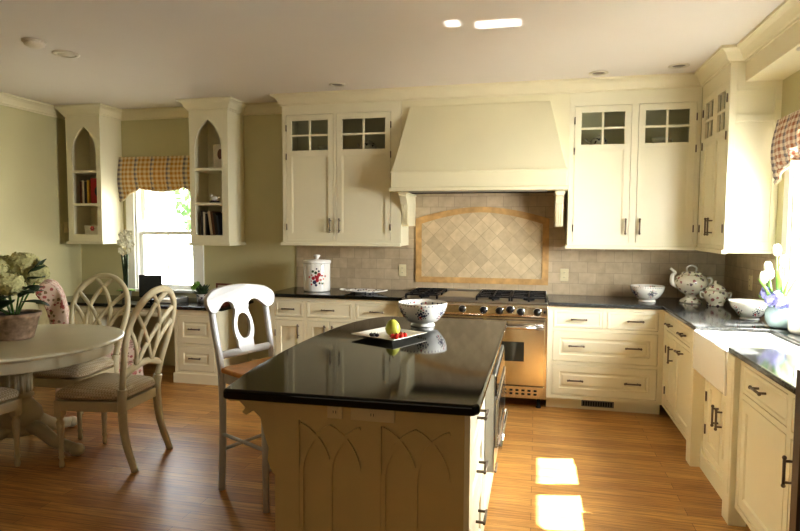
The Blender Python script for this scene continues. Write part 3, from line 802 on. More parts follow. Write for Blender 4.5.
# ------------------------------------------------------------------ gothic bookshelves
def bookshelf(label, x0, x1, op0, op1, zshelf, zb, za):
    yf = YB-.33; w = x1-x0
    r = thing('wall_bookshelf', label, 'bookshelf', (x0, yf, 1.37))
    z = lambda v: v-1.37
    a, b = op0-x0, op1-x0; c = (a+b)/2; top = ZC-1.37; zs = z(za)-.30
    half = (b-a)/2; rr = (half*half+.30*.30)/(2*half)
    def la(): return [(a+rr-rr*math.cos(t), zs+rr*math.sin(t)) for t in [k/10*math.asin(.30/rr) for k in range(11)]]
    L_ = la(); m = MB()
    left = [(0, 0), (a, 0), (a, z(zb))]+L_+[(c, top), (0, top)]
    right = [(w-u if False else (2*c-u), v) for u, v in L_]
    rightp = [(w, 0), (b, 0), (b, z(zb))]+right+[(c, top), (w, top)]
    fn = lambda u, v, ww: (u, ww, v)
    m.prism(left, fn, 0, .02); m.prism(rightp[::-1], fn, 0, .02); m.box(a, b, 0, .02, 0, z(zb))
    m.box(0, .018, .0205, .33, 0, top); m.box(w-.018, w, .0205, .33, 0, top); m.box(.018, w-.018, .312, .33, 0, top)
    m.box(.018, w-.018, .0205, .312, 0, z(zb)); m.box(.018, w-.018, .0205, .312, z(za)+.06, z(za)+.08)
    m.build('shelf_case', 'cream', r)
    for s in zshelf: MB().box(.018, w-.018, .002, .312, z(s)-.026, z(s)).build('shelf', 'cream', r)
    q = MB(); q.box(-.02, w+.02, -.02, .33, -.028, -.0005); q.build('base_moulding', 'cream', r, bevel=.006)
    q = MB(); sweep(q, [(0, .328), (0, 0), (w, 0), (w, .328)], CROWN, top-.001); q.build('crown_moulding', 'cream', r)
    return r
bookshelf('cream gothic arched wall shelf in the left corner holding the red book', -4.885, -4.465, -4.815, -4.520, (1.775, 2.12), 1.445, 2.58)
bookshelf('cream gothic arched wall shelf right of the left window', -3.42, -2.995, -3.365, -3.065, (1.775, 2.12), 1.445, 2.60)

def book(label, x, y, z, t, h, d, mat, tilt=0, group=None, name='book'):
    r = thing(name, label, 'book', (x, y, z)); r.rotation_euler = (0, tilt, 0)
    m = MB(); m.box(0, .003, 0, d, 0, h); m.box(t-.003, t, 0, d, 0, h); m.box(.003, t-.003, 0, .003, 0, h); m.build('book_cover', mat, r)
    MB().box(.0035, t-.0035, .0035, d-.004, .004, h-.004).build('page_block', 'paper', r)
yb = YB-.25
zz = 1.776
for (x, t, h, mat, lab) in ((-4.80, .026, .24, 'book_brown', 'brown upright book at the left end of the middle shelf in the corner bookcase'),
                            (-4.77, .022, .25, 'book_white', 'pale spined book beside the brown book in the corner bookcase'),
                            (-4.742, .026, .235, 'book_dark', 'dark thick book between pale and yellow books in the corner bookcase'),
                            (-4.710, .022, .25, 'book_yellow', 'yellow spined book left of the large red book')):
    book(lab, x, yb, zz, t, h, .17, mat)
r = thing('book', 'large red book facing out on the middle shelf of the corner bookcase', 'book', (-4.68, yb+.02, zz))
m = MB(); m.box(0, .15, 0, .004, 0, .27).box(0, .15, .026, .03, 0, .27).box(0, .004, .004, .026, 0, .27); m.build('book_cover', 'book_red', r)
MB().box(.006, .147, .0045, .0255, .004, .266).build('page_block', 'paper', r)
m = MB(); m.ball((.08, -.0012, .13), .04, 12, 8, (.8, .03, 1.3)); m.build('cover_picture', 'book_dark', r)
r = thing('keepsake_box', 'small cream box with a red flower motif on the lowest shelf of the corner bookcase', 'box', (-4.66, yb+.02, 1.446))
MB().box(-.11, .11, 0, .12, 0, .065).build('box_body', 'paper', r, bevel=.003); MB().box(-.112, .112, -.002, .122, .0655, .095).build('box_lid', 'plate', r, bevel=.004)
m = MB()
for k in range(6): m.ball((-.012+.016*math.cos(k*PI/3), -.003, .062+.016*math.sin(k*PI/3)), .012, 8, 6, (1, .12, 1))
m.build('flower_motif', 'rosesprig', r)
xb = -3.352
for k, (t, h, mat, tl, lab) in enumerate(((.022, .25, 'book_dark', 0, 'upright black book leftmost on the lowest shelf right of the left window'), (.022, .24, 'book_white', 0, 'pale upright book second from left on the lowest shelf right of the left window'),
        (.018, .22, 'book_dark', 0, 'thin dark book between two pale books on the lowest shelf'), (.028, .24, 'book_white', -.13, 'pale leaning book near the middle of the lowest shelf right of the window'),
        (.026, .24, 'book_brown', -.13, 'brown leaning book right of the pale leaning one'), (.028, .225, 'book_dark', -.13, 'dark leaning book second from the right end of the lowest shelf'), (.022, .20, 'book_blue', -.13, 'slate blue slanted book at the right end of the lowest shelf'))):
    if k == 3: xb += .034
    book(lab, xb, yb, 1.446+(t*.13 if tl else 0), t, h, .17, mat, tl); xb += t*1.01+.0025
r = thing('picture_frame', 'white picture frame with dark oval on the top shelf right of the window', 'picture frame', (-3.13, yb-.02, 2.121), R(-14))
MB().box(-.075, .075, 0, .018, 0, .24).build('frame_board', 'print', r, bevel=.003)
m = MB(); m.ball((.02, -.001, .14), .04, 14, 8, (.9, .05, 1.3)); m.build('oval_picture', 'book_brown', r)
r = thing('figurine', 'small white bird figurine on the middle shelf right of the window', 'figurine', (-3.16, yb-.06, 1.776))
MB().lathe([(0, 0), (.05, 0), (.052, .01), (.045, .018), (0, .018)], seg=16).build('figurine_base', 'book_dark', r)
m = MB(); m.ball((0, 0, .042), .03, 12, 8, (1.3, .8, .8)); m.ball((-.035, 0, .068), .015, 10, 6); m.tube([(.03, 0, .045), (.062, 0, .06)], [.012, .003], 8); m.tube([(-.03, 0, .05), (-.035, 0, .066)], .01, 8); m.build('figurine_bird', 'ceramic', r)

# ------------------------------------------------------------------ gathered cloth blinds
def valance(label, loc, rz, W_, H_, mat, tails, group=None):
    r = thing('balloon_valance', label, 'valance', loc, rz)
    def low(u):           # hem: tails at the ends, swags between
        x = u*W_; e = min(x, W_-x)
        t = max(0, 1-e/tails)
        sw = abs(math.sin(PI*(x-tails*.6)/(W_-1.2*tails)*1.0)) if tails*.6 < x < W_-tails*.6 else 0
        return -H_*(.66+.16*sw)-t**.8*H_*.40
    def fn(u, v):
        x = u*W_; z = low(u)*v
        pleat = .012*math.sin(u*W_*38)*(.25+.75*v)
        bag = -.032*math.sin(PI*min(1, v))**1.2*(1 if v > .0 else 0)-.02*max(0, v-.55)*math.sin(v*60)
        return (x, -.03+pleat+bag, z)
    m = MB(); m.grid(fn, 90, 26, lambda u, v: (u*W_, low(u)*v)); m.build('cloth_swag', mat, r, solid=.004)
    m = MB()
    m.tube([Vector(fn(i/60, 1.0)) for i in range(61)], .007, 6); m.build('hem_trim', 'trim', r)
    MB().box(.01, W_-.01, -.028, 0, -.04, .0).build('mounting_board', 'cream', r)
valance('gold and grey gingham balloon valance over the left window', (-4.46, YB-.024, 2.285), 0, 1.04, .46, 'ging', .24)
valance('rust and cream gingham balloon valance over the sink window', (XR-.024, 4.50, 2.27), -PI/2, 1.32, .41, 'ging2', .25)

# ------------------------------------------------------------------ dining furniture
TC = (-3.43, 3.25)
r = thing('dining_table', 'round cream pedestal dining table holding the hydrangea pot', 'table', (TC[0], TC[1], 0))
MB().lathe([(0, .76), (.655, .76), (.672, .757), (.68, .75), (.678, .742), (.66, .733), (.63, .73), (0, .73)], seg=64).build('table_top', 'table', r)
MB().lathe([(.60, .7295), (.60, .655), (.592, .645), (.575, .645), (.575, .7295), (.60, .7295)], seg=64).build('table_apron', 'table', r)
m = MB(); seg = 48
prof = [(.0, .728), (.16, .728), (.16, .71), (.095, .69), (.085, .66), (.085, .40), (.10, .385), (.10, .37), (.085, .36), (.10, .33), (.14, .28), (.15, .235), (.13, .19), (.09, .165), (.11, .155), (.12, .12), (.0, .11)]
m.lathe(prof, seg=seg)
for k in range(14):
    a = 2*PI*k/14; m.tube([(.083*math.cos(a), .083*math.sin(a), .405), (.083*math.cos(a), .083*math.sin(a), .655)], .012, 6)
m.build('pedestal', 'table', r)
for k in range(4):
    a = PI/2*k; c, s = math.cos(a), math.sin(a)
    m = MB(); P = crom([(.06, 0, .17), (.17, 0, .155), (.28, 0, .09), (.38, 0, .06), (.47, 0, .045)])
    m.tube([(p.x*c, p.x*s, p.z) for p in P], [.055-.018*i/(len(P)-1) for i in range(len(P))], 10, flat=(.75, 1), up=(0, 0, 1))
    m.ball((.47*c, .47*s, .042), .042, 14, 8, (1.1, 1.1, 1)); m.build('pedestal_foot', 'table', r)

def dining_chair(label, loc, rz, group):
    r = thing('dining_chair', label, 'chair', loc, rz, group)
    sz = .435
    # seat: wider in front, domed cushion
    def outline(g=0):
        pts = []
        base = [(-.235+g, -.20), (-.225+g, -.235+g), (-.10, -.245+g), (.10, -.245+g), (.225-g, -.235+g), (.235-g, -.20), (.20-g, .20), (.19-g, .215-g), (-.19+g, .215-g), (-.20+g, .20)]
        return base
    m = MB(); m.prism(outline(), lambda u, v, w: (u, v, w), sz-.065, sz); m.build('seat_frame', 'chair', r, bevel=.006)
    m = MB(); layers = [(0, 0), (-.012, .022), (-.006, .050), (.022, .072), (.08, .090), (.16, .098)]
    rings = [[m.V((u, v, sz+.0005+h)) for u, v in [(x*(1-g/.235), y*(1-g/.235)) for x, y in outline()]] for g, h in layers]
    for a, b in zip(rings, rings[1:]):
        for k in range(len(a)): m.F((a[k], a[(k+1) % len(a)], b[(k+1) % len(a)], b[k]), True)
    m.F(rings[-1], True); m.F(rings[0][::-1]); m.build('seat_cushion', 'seatcloth', r, subs=1)
    for s in (-1, 1):    # turned front legs
        m = MB(); m.box(s*.21-.024, s*.21+.024, -.236, -.188, sz-.10, sz-.001)
        m.lathe([(0, .0), (.013, 0), (.017, .02), (.013, .045), (.012, .05), (.019, .065), (.014, .08), (.018, .2), (.024, .295), (.016, .31), (.026, .325), (.026, .334), (0, .335)], (s*.21, -.212, 0), 14)
        m.build('leg', 'chair', r)
    # raked back: one curve from floor to hoop
    def yv(z): 
        return .205+(.0 if z < .45 else 0)+.16*max(0, (z-.45)/.67)**1.3
    for s in (-1, 1):
        P = crom([(s*.20, .29, 0), (s*.195, .225, .2), (s*.19, .205, .42), (s*.195, .215, .52)])
        m = MB(); m.tube(P, [.017+.006*min(1, p.z/.4) for p in P], 8, flat=(1.25, 1.25)); m.build('leg', 'chair', r)
    hoop = [(-.195, .52), (-.215, .65), (-.243, .80), (-.243, .92), (-.20, 1.03), (-.11, 1.105), (0, 1.13), (.11, 1.105), (.20, 1.03), (.243, .92), (.243, .80), (.215, .65), (.195, .52)]
    H = crom([(u, yv(z), z) for u, z in hoop])
    m = MB(); m.tube(H, .019, 8, flat=(1.25, .95), up=(0, 1, .25)); m.build('back_hoop', 'chair', r)
    m = MB()
    def bar(p0, p1, p2, wd=.0125):
        B_ = bez((p0[0], 0, p0[1]), (p1[0], 0, p1[1]), (p2[0], 0, p2[1]), 12)
        m.tube([(p.x, yv(p.z), p.z) for p in B_], wd, 6, flat=(1.25, .8), up=(0, 1, .25))
    bar((-.21, .60), (0, .70), (.21, .60), .019)                     # arched cross rail
    for s in (-1, 1):
        bar((s*.085, .64), (s*.17, .95), (-s*.09, 1.115), .0145); bar((s*.085, .64), (s*.10, .80), (s*.24, .90), .0145)
        bar((-s*.085, .64), (s*.02, .86), (s*.215, 1.00), .0145)
    m.build('back_lattice', 'chair', r)
    return r
ch = dining_chair('cream lattice back dining chair at the right of the table, turned from the island', (-2.715, 3.29, 0), R(-90+4), 'dining chairs around the round table')
dup(ch, (-3.39, 3.72, 0), R(2), 'cream lattice back dining chair on the far side of the table toward the desk')
dup(ch, (-3.405, 2.80, 0), R(180), 'cream dining chair at the lower left with only its seat corner in view')

# skirted floral chair
r = thing('upholstered_chair', 'floral upholstered skirted chair with scrolled back by the left wall', 'chair', (-3.77, 4.39, 0), R(130))
P = [(.16, .40), (.30, .36), (.335, .50), (.37, .70), (.43, .88), (.50, .96), (.51, 1.0), (.48, 1.045), (.41, 1.065), (.33, 1.04), (.26, .95), (.215, .80), (.185, .60)]
pc = [(.2+(p.x-.2)*.72, p.y) for p in crom([(a, b, 0) for a, b in P+[P[0]]], 4)][:-1]
m = MB(); m.prism(pc, lambda u, v, w: (w, u, v), -.235, .235); m.build('backrest', 'floral', r, bevel=.03, seg=3)
m = MB(); m.box(-.25, .25, -.36, .18, .34, .475); m.build('seat_cushion', 'floral', r, bevel=.045, seg=4)
m = MB(); n = 96; ring0, ring1 = [], []
loop = []
for k in range(n):
    t = k/n*4; e = int(t); f = t-e
    c = [(-.25, -.36), (.25, -.36), (.25, .30), (-.25, .30)]; a, b = c[e], c[(e+1) % 4]
    loop.append((a[0]+(b[0]-a[0])*f, a[1]+(b[1]-a[1])*f))
for k, (x, y) in enumerate(loop):
    q = 1+.012*math.sin(k*1.3); ring0.append(m.V((x, y, .345))); ring1.append(m.V((x*1.03*q, (y+.03)*1.03*q-.03, .012)))
for k in range(n): m.F((ring0[k], ring0[(k+1) % n], ring1[(k+1) % n], ring1[k]), True)
m.F(ring0); m.build('skirt', 'floral', r)
for x in (-.2, .2):
    for y in (-.3, .24): MB().box(x-.02, x+.02, y-.02, y+.02, 0, .34).build('leg', 'darkwood', r)

# counter stool with oval splat
fx, fy = .923, -.383
r = thing('counter_stool', 'white counter stool with oval splat and wooden seat at the island', 'stool', (-1.49, 3.11, 0), math.atan2(.923, .383))
sz = .695
m = MB(); sp = [(-.20, .205), (-.225, .0), (-.235, -.18), (-.20, -.215), (0, -.228), (.20, -.215), (.235, -.18), (.225, 0), (.20, .205)]
m.prism([(p.x, p.y) for p in crom([(a, b, 0) for a, b in sp], 4)], lambda u, v, w: (u, v, w), sz, sz+.028); m.build('seat', 'seatwood', r, bevel=.009, seg=3)
m = MB(); m.box(-.195, .195, -.185, -.165, sz-.055, sz-.0005); m.box(-.18, .18, .165, .185, sz-.055, sz-.0005); m.box(-.20, -.18, -.165, .165, sz-.055, sz-.0005); m.box(.18, .20, -.165, .165, sz-.055, sz-.0005); m.build('seat_apron', 'stoolwhite', r)
yk = lambda z: .20+.10*max(0, (z-.70)/.5)**1.1
for s in (-1, 1):
    P = crom([(s*.188, .215, 0), (s*.187, .20, .35), (s*.192, yk(.7), .70), (s*.20, yk(.95), .95), (s*.20, yk(1.10), 1.10)])
    m = MB(); m.tube(P, .0185, 8, flat=(1.0, 1.15)); m.build('rear_leg', 'stoolwhite', r)
    m = MB(); m.tube([(s*.222, -.205, 0), (s*.21, -.185, sz-.0005)], [.015, .021], 8, flat=(1.1, 1.1)); m.build('front_leg', 'stoolwhite', r)
    MB().tube([(s*.218, -.19, .335), (s*.19, .20, .335)], .0105, 8).build('stretcher', 'stoolwhite', r)
MB().tube([(-.215, -.195, .22), (.215, -.195, .22)], .0115, 8).build('stretcher', 'stoolwhite', r)
MB().tube([(-.19, .205, .24), (.19, .205, .24)], .0105, 8).build('stretcher', 'stoolwhite', r)
m = MB(); m.tube([(-.193, yk(.79), .79), (.193, yk(.79), .79)], .019, 8, flat=(1.25, .8), up=(0, 1, 0)); m.build('lower_rail', 'stoolwhite', r)
cr = [(100,185),(108,150),(160,115),(250,99),(340,94),(430,99),(520,115),(572,150),(580,185),(560,225),(520,238),(490,215),(455,188),(420,186),(396,204),(384,234),(296,234),(284,204),(260,186),(225,188),(190,215),(160,238),(120,225)]
u0 = 340; sc_ = .00106
toUV = lambda px, py: ((px-u0)*sc_, 1.185-(py-94)*sc_)
pc = [(p.x, p.y) for p in crom([(*toUV(a, b), 0) for a, b in cr+[cr[0]]], 4)][:-1]
bend = lambda u, v, w: (u, yk(v)+w+.06*(u/.24)**2*-.35, v)
m = MB(); m.prism(pc, bend, -.016, .016); m.build('crest_rail', 'stoolwhite', r, bevel=.006, seg=3)
half = [(1.045, .048), (1.03, .047), (1.0, .058), (.965, .069), (.925, .073), (.885, .068), (.855, .054), (.84, .048), (.82, .058), (.79, .058)]
zc_, ra, rb = .94, .050, .076
m = MB(); n = 36
def edge(ang):
    # boundary of the splat along a ray from the oval's centre
    best = None
    pts = [(h, z) for z, h in half]+[(-h, z) for z, h in half[::-1]]
    dx, dz = math.cos(ang), math.sin(ang)
    for i in range(len(pts)):
        (ax, az), (bx_, bz) = pts[i], pts[(i+1) % len(pts)]
        ex, ez = bx_-ax, bz-az; den = dx*ez-dz*ex
        if abs(den) < 1e-9: continue
        t = ((ax)*ez-(az-zc_)*ex)/den; q = ((ax)*dz-(az-zc_)*dx)/den
        if t > 0 and -1e-6 <= q <= 1+1e-6 and (best is None or t < best): best = t
    return (dx*best, zc_+dz*best)
O, I = [], []
for k in range(n):
    a = 2*PI*(k+.5)/n; O.append(edge(a)); I.append((ra*math.cos(a), zc_+rb*math.sin(a)))
for w0, in ((-.011,), (.011,)): pass
V_ = {w: ([m.V((u, yk(v)+w-.005, v)) for u, v in O], [m.V((u, yk(v)+w-.005, v)) for u, v in I]) for w in (-.011, .011)}
for k in range(n):
    j = (k+1) % n
    for w in (-.011, .011): m.F((V_[w][0][k], V_[w][0][j], V_[w][1][j], V_[w][1][k]))
    for q in (0, 1): m.F((V_[-.011][q][k], V_[-.011][q][j], V_[.011][q][j], V_[.011][q][k]))
m.build('oval_splat', 'stoolwhite', r)

# ------------------------------------------------------------------ plants and flowers
def leaf(m, base, tip, w, curl=.2, n=6):
    base, tip = Vector(base), Vector(tip); d = tip-base; s_ = d.cross(Vector((0, 0, 1)))
    if s_.length < 1e-5: s_ = Vector((1, 0, 0))
    s_.normalize(); up = s_.cross(d).normalized()
    rows = []
    for i in range(n+1):
        t = i/n; c = base+d*t-up*0+Vector((0, 0, -curl*d.length*t*t)); ww = w*math.sin(PI*min(.98, t*.92+.06))**.8
        rows.append((m.V(c-s_*ww+up*ww*.25), m.V(c), m.V(c+s_*ww+up*ww*.25)))
    for a, b in zip(rows, rows[1:]): m.F((a[0], a[1], b[1], b[0]), True); m.F((a[1], a[2], b[2], b[1]), True)
rnd = random.Random(3)
def florets(m, c, rad, n, size, sc3=(1, 1, 1)):
    for k in range(n):
        z = 1-2*(k+.5)/n; t = k*2.39996; q = math.sqrt(1-z*z)
        d = Vector((q*math.cos(t)*sc3[0], q*math.sin(t)*sc3[1], z*sc3[2])); p = Vector(c)+d*rad*rnd.uniform(.9, 1.06)
        dn = (d.normalized()+Vector((rnd.uniform(-.4, .4), rnd.uniform(-.4, .4), rnd.uniform(-.4, .4)))).normalized(); a = dn.orthogonal().normalized(); b = dn.cross(a); rot = rnd.random()*PI
        for j in range(4):
            an = rot+j*PI/2; e = a*math.cos(an)+b*math.sin(an); f = dn.cross(e)
            i = [m.V(p), m.V(p+e*size*.6+f*size*.45+dn*size*.12), m.V(p+e*size+dn*size*.05), m.V(p+e*size*.6-f*size*.45+dn*size*.12)]
            m.F(i, True)
r = thing('potted_hydrangea', 'pale green potted hydrangea in a washed terracotta pot on the round table', 'plant', (-3.47, 3.29, .76))
MB().lathe([(0, 0), (.105, 0), (.112, .01), (.15, .15), (.158, .152), (.163, .178), (.150, .18), (.143, .165), (.0, .16)], seg=36).build('plant_pot', 'terracotta', r)
MB().lathe([(0, .1655), (.141, .1655), (.141, .162), (0, .162)], seg=24).build('soil', 'soil', r)
heads = [(-.10, -.03, .42, .115), (.06, -.09, .385, .10), (.045, .04, .50, .115), (-.03, -.13, .47, .11), (-.21, .0, .33, .10), (.13, .06, .45, .085), (-.17, .08, .48, .11), (.0, .12, .42, .1), (-.18, -.14, .38, .1)]
for k, (x, y, z, q) in enumerate(heads):
    MB().tube(crom([(x*.15, y*.15, .165), (x*.5, y*.5, z*.6), (x, y, z-.05)]), .006, 6).build('stem', 'stem', r)
    m = MB(); m.ball((x, y, z), q*.7, 14, 8, (1, 1, .82)); florets(m, (x, y, z), q*.88, 120, .026, (1, 1, .82)); m.build('flower_head', 'hydrangea', r)
for k in range(14):
    a = k*2.4; m = MB(); q = rnd.uniform(.12, .24)
    bz = rnd.uniform(.24, .34); leaf(m, (.05*math.cos(a), .05*math.sin(a), bz), (q*math.cos(a), q*math.sin(a), bz+rnd.uniform(-.02, .08)), .05); m.build('leaf', 'leaf', r, solid=.002)
for (a, b) in (((.12, .02, .42), (.235, .03, .52)), ((.12, .02, .40), (.25, .0, .44)), ((.1, 0, .36), (.22, -.03, .35)), ((.13, .05, .44), (.20, .08, .56)), ((.02, -.08, .30), (.10, -.2, .31)), ((0, -.05, .27), (-.06, -.2, .25))):
    m = MB(); leaf(m, a, b, .055, .1); m.build('leaf', 'leaf', r, solid=.002)

# vase of tulips and hyacinths
r = thing('flower_vase', 'pale blue round vase with white tulips and violet hyacinths by the sink', 'vase', (1.495, 4.10, .914))
MB().lathe([(0, 0), (.045, 0), (.06, .012), (.078, .05), (.082, .085), (.075, .115), (.062, .13), (.058, .135), (.053, .128), (.065, .1), (.06, .05), (0, .02)], seg=32).build('vase_body', 'vase', r)
tul = [(-.03, 0, .45), (-.07, .01, .34), (-.10, -.02, .28), (.02, .03, .38), (-.045, .05, .30)]
for x, y, z in tul:
    MB().tube(crom([(x*.2, y*.2, .03), (x*.6, y*.6, z*.55), (x, y, z)]), .0048, 6).build('stem', 'stem', r)
    m = MB(); tilt = Vector((x*.8, y*.8, 1)).normalized()
    m.T = Matrix.Translation((x, y, z)) @ Vector((0, 0, 1)).rotation_difference(tilt).to_matrix().to_4x4()
    m.lathe([(0, 0), (.016, .006), (.024, .022), (.025, .036), (.02, .052), (.012, .066), (.006, .07)], seg=12)
    for j in range(6):
        an = j*PI/3; m.grid(lambda u, v, an=an: ((.008+.018*math.sin(PI*min(1, v*.95+.02))**.7)*math.cos(an+(u-.5)*1.2*(1-v*.75)), (.008+.018*math.sin(PI*min(1, v*.95+.02))**.7)*math.sin(an+(u-.5)*1.2*(1-v*.75)), .002+.075*v), 3, 6)
    m.build('tulip_bloom', 'tulip', r)
for a, b, w in (((0, 0, .10), (-.09, .0, .33), .022), ((.01, .01, .1), (.08, -.03, .33), .02), ((0, -.02, .1), (.03, -.06, .36), .022), ((-.02, .02, .1), (-.12, .03, .22), .02), ((.02, 0, .1), (.13, -.08, .30), .018), ((0, 0, .12), (-.03, -.03, .40), .02), ((-.02, 0, .12), (-.14, -.02, .34), .02), ((.0, -.03, .12), (.06, -.12, .38), .02), ((.02, .02, .12), (.02, .08, .42), .022), ((-.03, .02, .12), (-.16, .02, .16), .02)):
    m = MB(); leaf(m, a, b, w, .12, 8); m.build('leaf', 'leaf2', r, solid=.0015)
for x, y, z in ((-.06, -.02, .175), (-.02, -.055, .165), (.035, -.05, .17), (-.075, .02, .215), (.06, -.01, .165), (-.03, -.03, .20)):
    m = MB(); florets(m, (x, y, z), .03, 42, .014, (1, 1, 1.25)); m.ball((x, y, z), .017, 10, 6, (1, 1, 1.25)); m.build('hyacinth_bloom', 'hyacinth', r)
r = thing('crock', 'cream rounded crock half out of frame right of the tulip vase', 'crock', (1.535, 3.90, .9145))
MB().lathe([(0, 0), (.05, 0), (.062, .02), (.066, .10), (.06, .17), (.052, .185), (.048, .18), (.055, .10), (.05, .02), (0, .015)], seg=28).build('crock_body', 'plate', r)
MB().lathe([(.0, .205), (.012, .205), (.016, .197), (.05, .192), (.054, .186), (0, .186)], seg=24).build('crock_lid', 'plate', r)

# orchid and small pot on the desk
r = thing('orchid', 'white orchid in a small grey pot on the desk left of the window', 'plant', (-4.21, 5.36, .76))
MB().lathe([(0, 0), (.04, 0), (.052, .085), (.055, .09), (.048, .088), (.044, .075), (0, .07)], seg=24).build('plant_pot', 'greyplastic', r)
m = MB()
for k in range(6):
    a = k*1.05; leaf(m, (0, 0, .08), (.12*math.cos(a), .09*math.sin(a), .13), .028, .3)
m.build('leaves', 'leaf2', r, solid=.002)
m = MB()
for x in (-.035, .0, .03): m.tube(crom([(x*.3, 0, .07), (x*.6, 0, .28), (x, -.01, .48)]), .012, 6)
m.build('stem', 'leaf', r)
for k, (x, y, z) in enumerate(((-.05, 0, .52), (.0, -.03, .50), (.05, 0, .52), (-.02, .01, .58), (.04, -.02, .60), (-.07, .01, .60), (.0, -.02, .65), (.06, .0, .66), (-.04, 0, .68), (.09, .0, .58), (.02, -.01, .71), (.075, -.01, .70))):
    m = MB()
    for j in range(5):
        an = j*2*PI/5+k; e = Vector((math.cos(an), -.25, math.sin(an))); f = Vector((-math.sin(an), 0, math.cos(an)))
        p = Vector((x, y, z)); i = [m.V(p), m.V(p+e*.024+f*.017), m.V(p+e*.04), m.V(p+e*.024-f*.017)]; m.F(i, True)
    m.ball((x, y-.006, z), .008, 8, 6); m.build('flower', 'tulip', r)
r = thing('potted_plant', 'small leafy plant with yellow blooms on the desk right of the window', 'plant', (-3.33, 5.38, .76))
MB().lathe([(0, 0), (.045, 0), (.06, .08), (.063, .085), (.055, .083), (.05, .07), (0, .066)], seg=24).build('plant_pot', 'bluefloral', r)
m = MB()
for k in range(26):
    a = k*2.4; q = .06+.07*((k*7) % 5)/5; leaf(m, (.02*math.cos(a), .02*math.sin(a), .07), (q*math.cos(a), q*math.sin(a), .11+.09*((k*3) % 4)/3), .024, .1)
m.build('leaves', 'leaf', r, solid=.0015)
m = MB()
for k in range(3): florets(m, (-.07+.02*k, -.04, .15+.02*k), .022, 20, .014)
m.build('blooms', 'leaf2', r)
r = thing('picture_frame', 'red brown wooden picture frame on the desk behind the white stool', 'picture frame', (-3.07, 5.36, .7605), R(-4))
m = MB(); w, h, t = .095, .20, .018
m.box(-w, -w+t, 0, .016, 0, h); m.box(w-t, w, 0, .016, 0, h); m.box(-w+t, w-t, 0, .016, 0, t); m.box(-w+t, w-t, 0, .016, h-t, h); m.build('frame_moulding', 'frame', r, bevel=.002)
MB().box(-w+t, w-t, .006, .012, t, h-t).build('framed_print', 'print', r)
r = thing('desk_box', 'low red brown box on the desk in front of the framed picture', 'box', (-3.06, 5.16, .7605))
MB().box(-.10, .10, 0, .13, 0, .045).build('box_body', 'frame', r, bevel=.003); MB().box(-.102, .102, -.002, .132, .0455, .06).build('box_lid', 'frame', r, bevel=.003)
# small dark screen, keyboard-like tray and stacked papers on the desk
r = thing('desk_screen', 'small black flat screen on the desk in front of the left window', 'screen', (-3.93, 5.38, .7605), R(6))
MB().lathe([(0, 0), (.07, 0), (.07, .008), (0, .012)], seg=20).build('screen_stand', 'blackplastic', r)
MB().tube([(0, .0, .01), (0, .01, .08)], .012, 8).build('screen_neck', 'blackplastic', r)
m = MB(); m.box(-.125, .125, -.012, .008, .03, .265); o = m.build('screen_case', 'blackplastic', r, bevel=.004)
MB().box(-.113, .113, -.0135, -.0125, .042, .253).build('screen_display', 'screen', o)
r = thing('document_tray', 'grey flat document tray of papers on the desk right of the screen', 'tray', (-3.62, 5.30, .7605))
m = MB(); m.box(-.12, .12, -.1, .1, 0, .006); m.box(-.12, -.114, -.1, .1, .006, .05); m.box(.114, .12, -.1, .1, .006, .05); m.box(-.114, .114, .094, .1, .006, .05); m.build('tray_shell', 'greyplastic', r)
MB().box(-.108, .108, -.095, .09, .0065, .035).build('paper_stack', 'paper', r)

# ------------------------------------------------------------------ ceramics and things on the worktops
def spot(m, surf, th, z, rad, k, petals=0):
    """a painted dab lying on a turned surface; surf(z) gives the radius"""
    m.k = k; n = 8; c = None; ids = []
    for j in range(n):
        a = 2*PI*j/n; dz = rad*math.sin(a); R0 = surf(z+dz)+.0012; dt = rad*math.cos(a)/max(R0, .01)
        ids.append(m.V((R0*math.cos(th+dt), R0*math.sin(th+dt), z+dz)))
    m.F(ids); m.k = 0
def surf_of(prof):
    pr = sorted((z, r_) for r_, z in prof)
    def f(z):
        for (z0, r0), (z1, r1) in zip(pr, pr[1:]):
            if z0 <= z <= z1 and z1 > z0: return r0+(r1-r0)*(z-z0)/(z1-z0)
        return pr[0][1] if z < pr[0][0] else pr[-1][1]
    return f
GL = ['ceramic', 'rosesprig', 'leafsprig', 'bluesprig', 'pinksprig']
def bouquet(m, surf, th, z, s, ks=(1, 4, 2, 3)):
    for k in range(22):
        a = k*2.4; q = s*math.sqrt(k/22); rr = s*rnd.uniform(.13, .26)
        kk = ks[0] if k < 5 else ks[k % len(ks)]
        spot(m, surf, th+q*math.cos(a)/surf(z), z+q*math.sin(a)*1.05, rr*(.9 if k < 8 else .6), kk)

r = thing('canister', 'white floral canister with knobbed lid on the counter left of the range', 'canister', (-2.07, 5.36, .9145))
m = MB(); pf = [(.128, .005), (.130, .012), (.130, .262), (.128, .268)]
m.lathe([(0, 0), (.122, 0), (.128, .005), (.130, .012), (.130, .262), (.128, .268), (0, .268)], seg=40); bouquet(m, surf_of(pf), R(-69), .14, .085); m.build('canister_body', GL, r)
m = MB(); m.lathe([(0, .2685), (.136, .2685), (.138, .276), (.138, .296), (.13, .304), (.02, .308), (.014, .32), (.03, .335), (.034, .345), (.024, .354), (0, .356)], seg=40); m.build('canister_lid', GL, r)

r = thing('serving_tray', 'flat white oval serving dish on the counter between canister and range', 'dish', (-1.58, 5.30, .9145))
m = MB(); m.T = Matrix.Scale(1.55, 4, (1, 0, 0)); m.lathe([(0, 0), (.075, 0), (.08, .004), (.12, .018), (.13, .026), (.127, .028), (.115, .022), (.075, .008), (0, .007)], seg=36); m.build('dish_body', 'bluefloral', r)
for s in (-1, 1): MB().tube(crom([(s*.185, -.04, .024), (s*.22, -.03, .03), (s*.23, 0, .032), (s*.22, .03, .03), (s*.185, .04, .024)]), .006, 8).build('handle', 'ceramic', r)

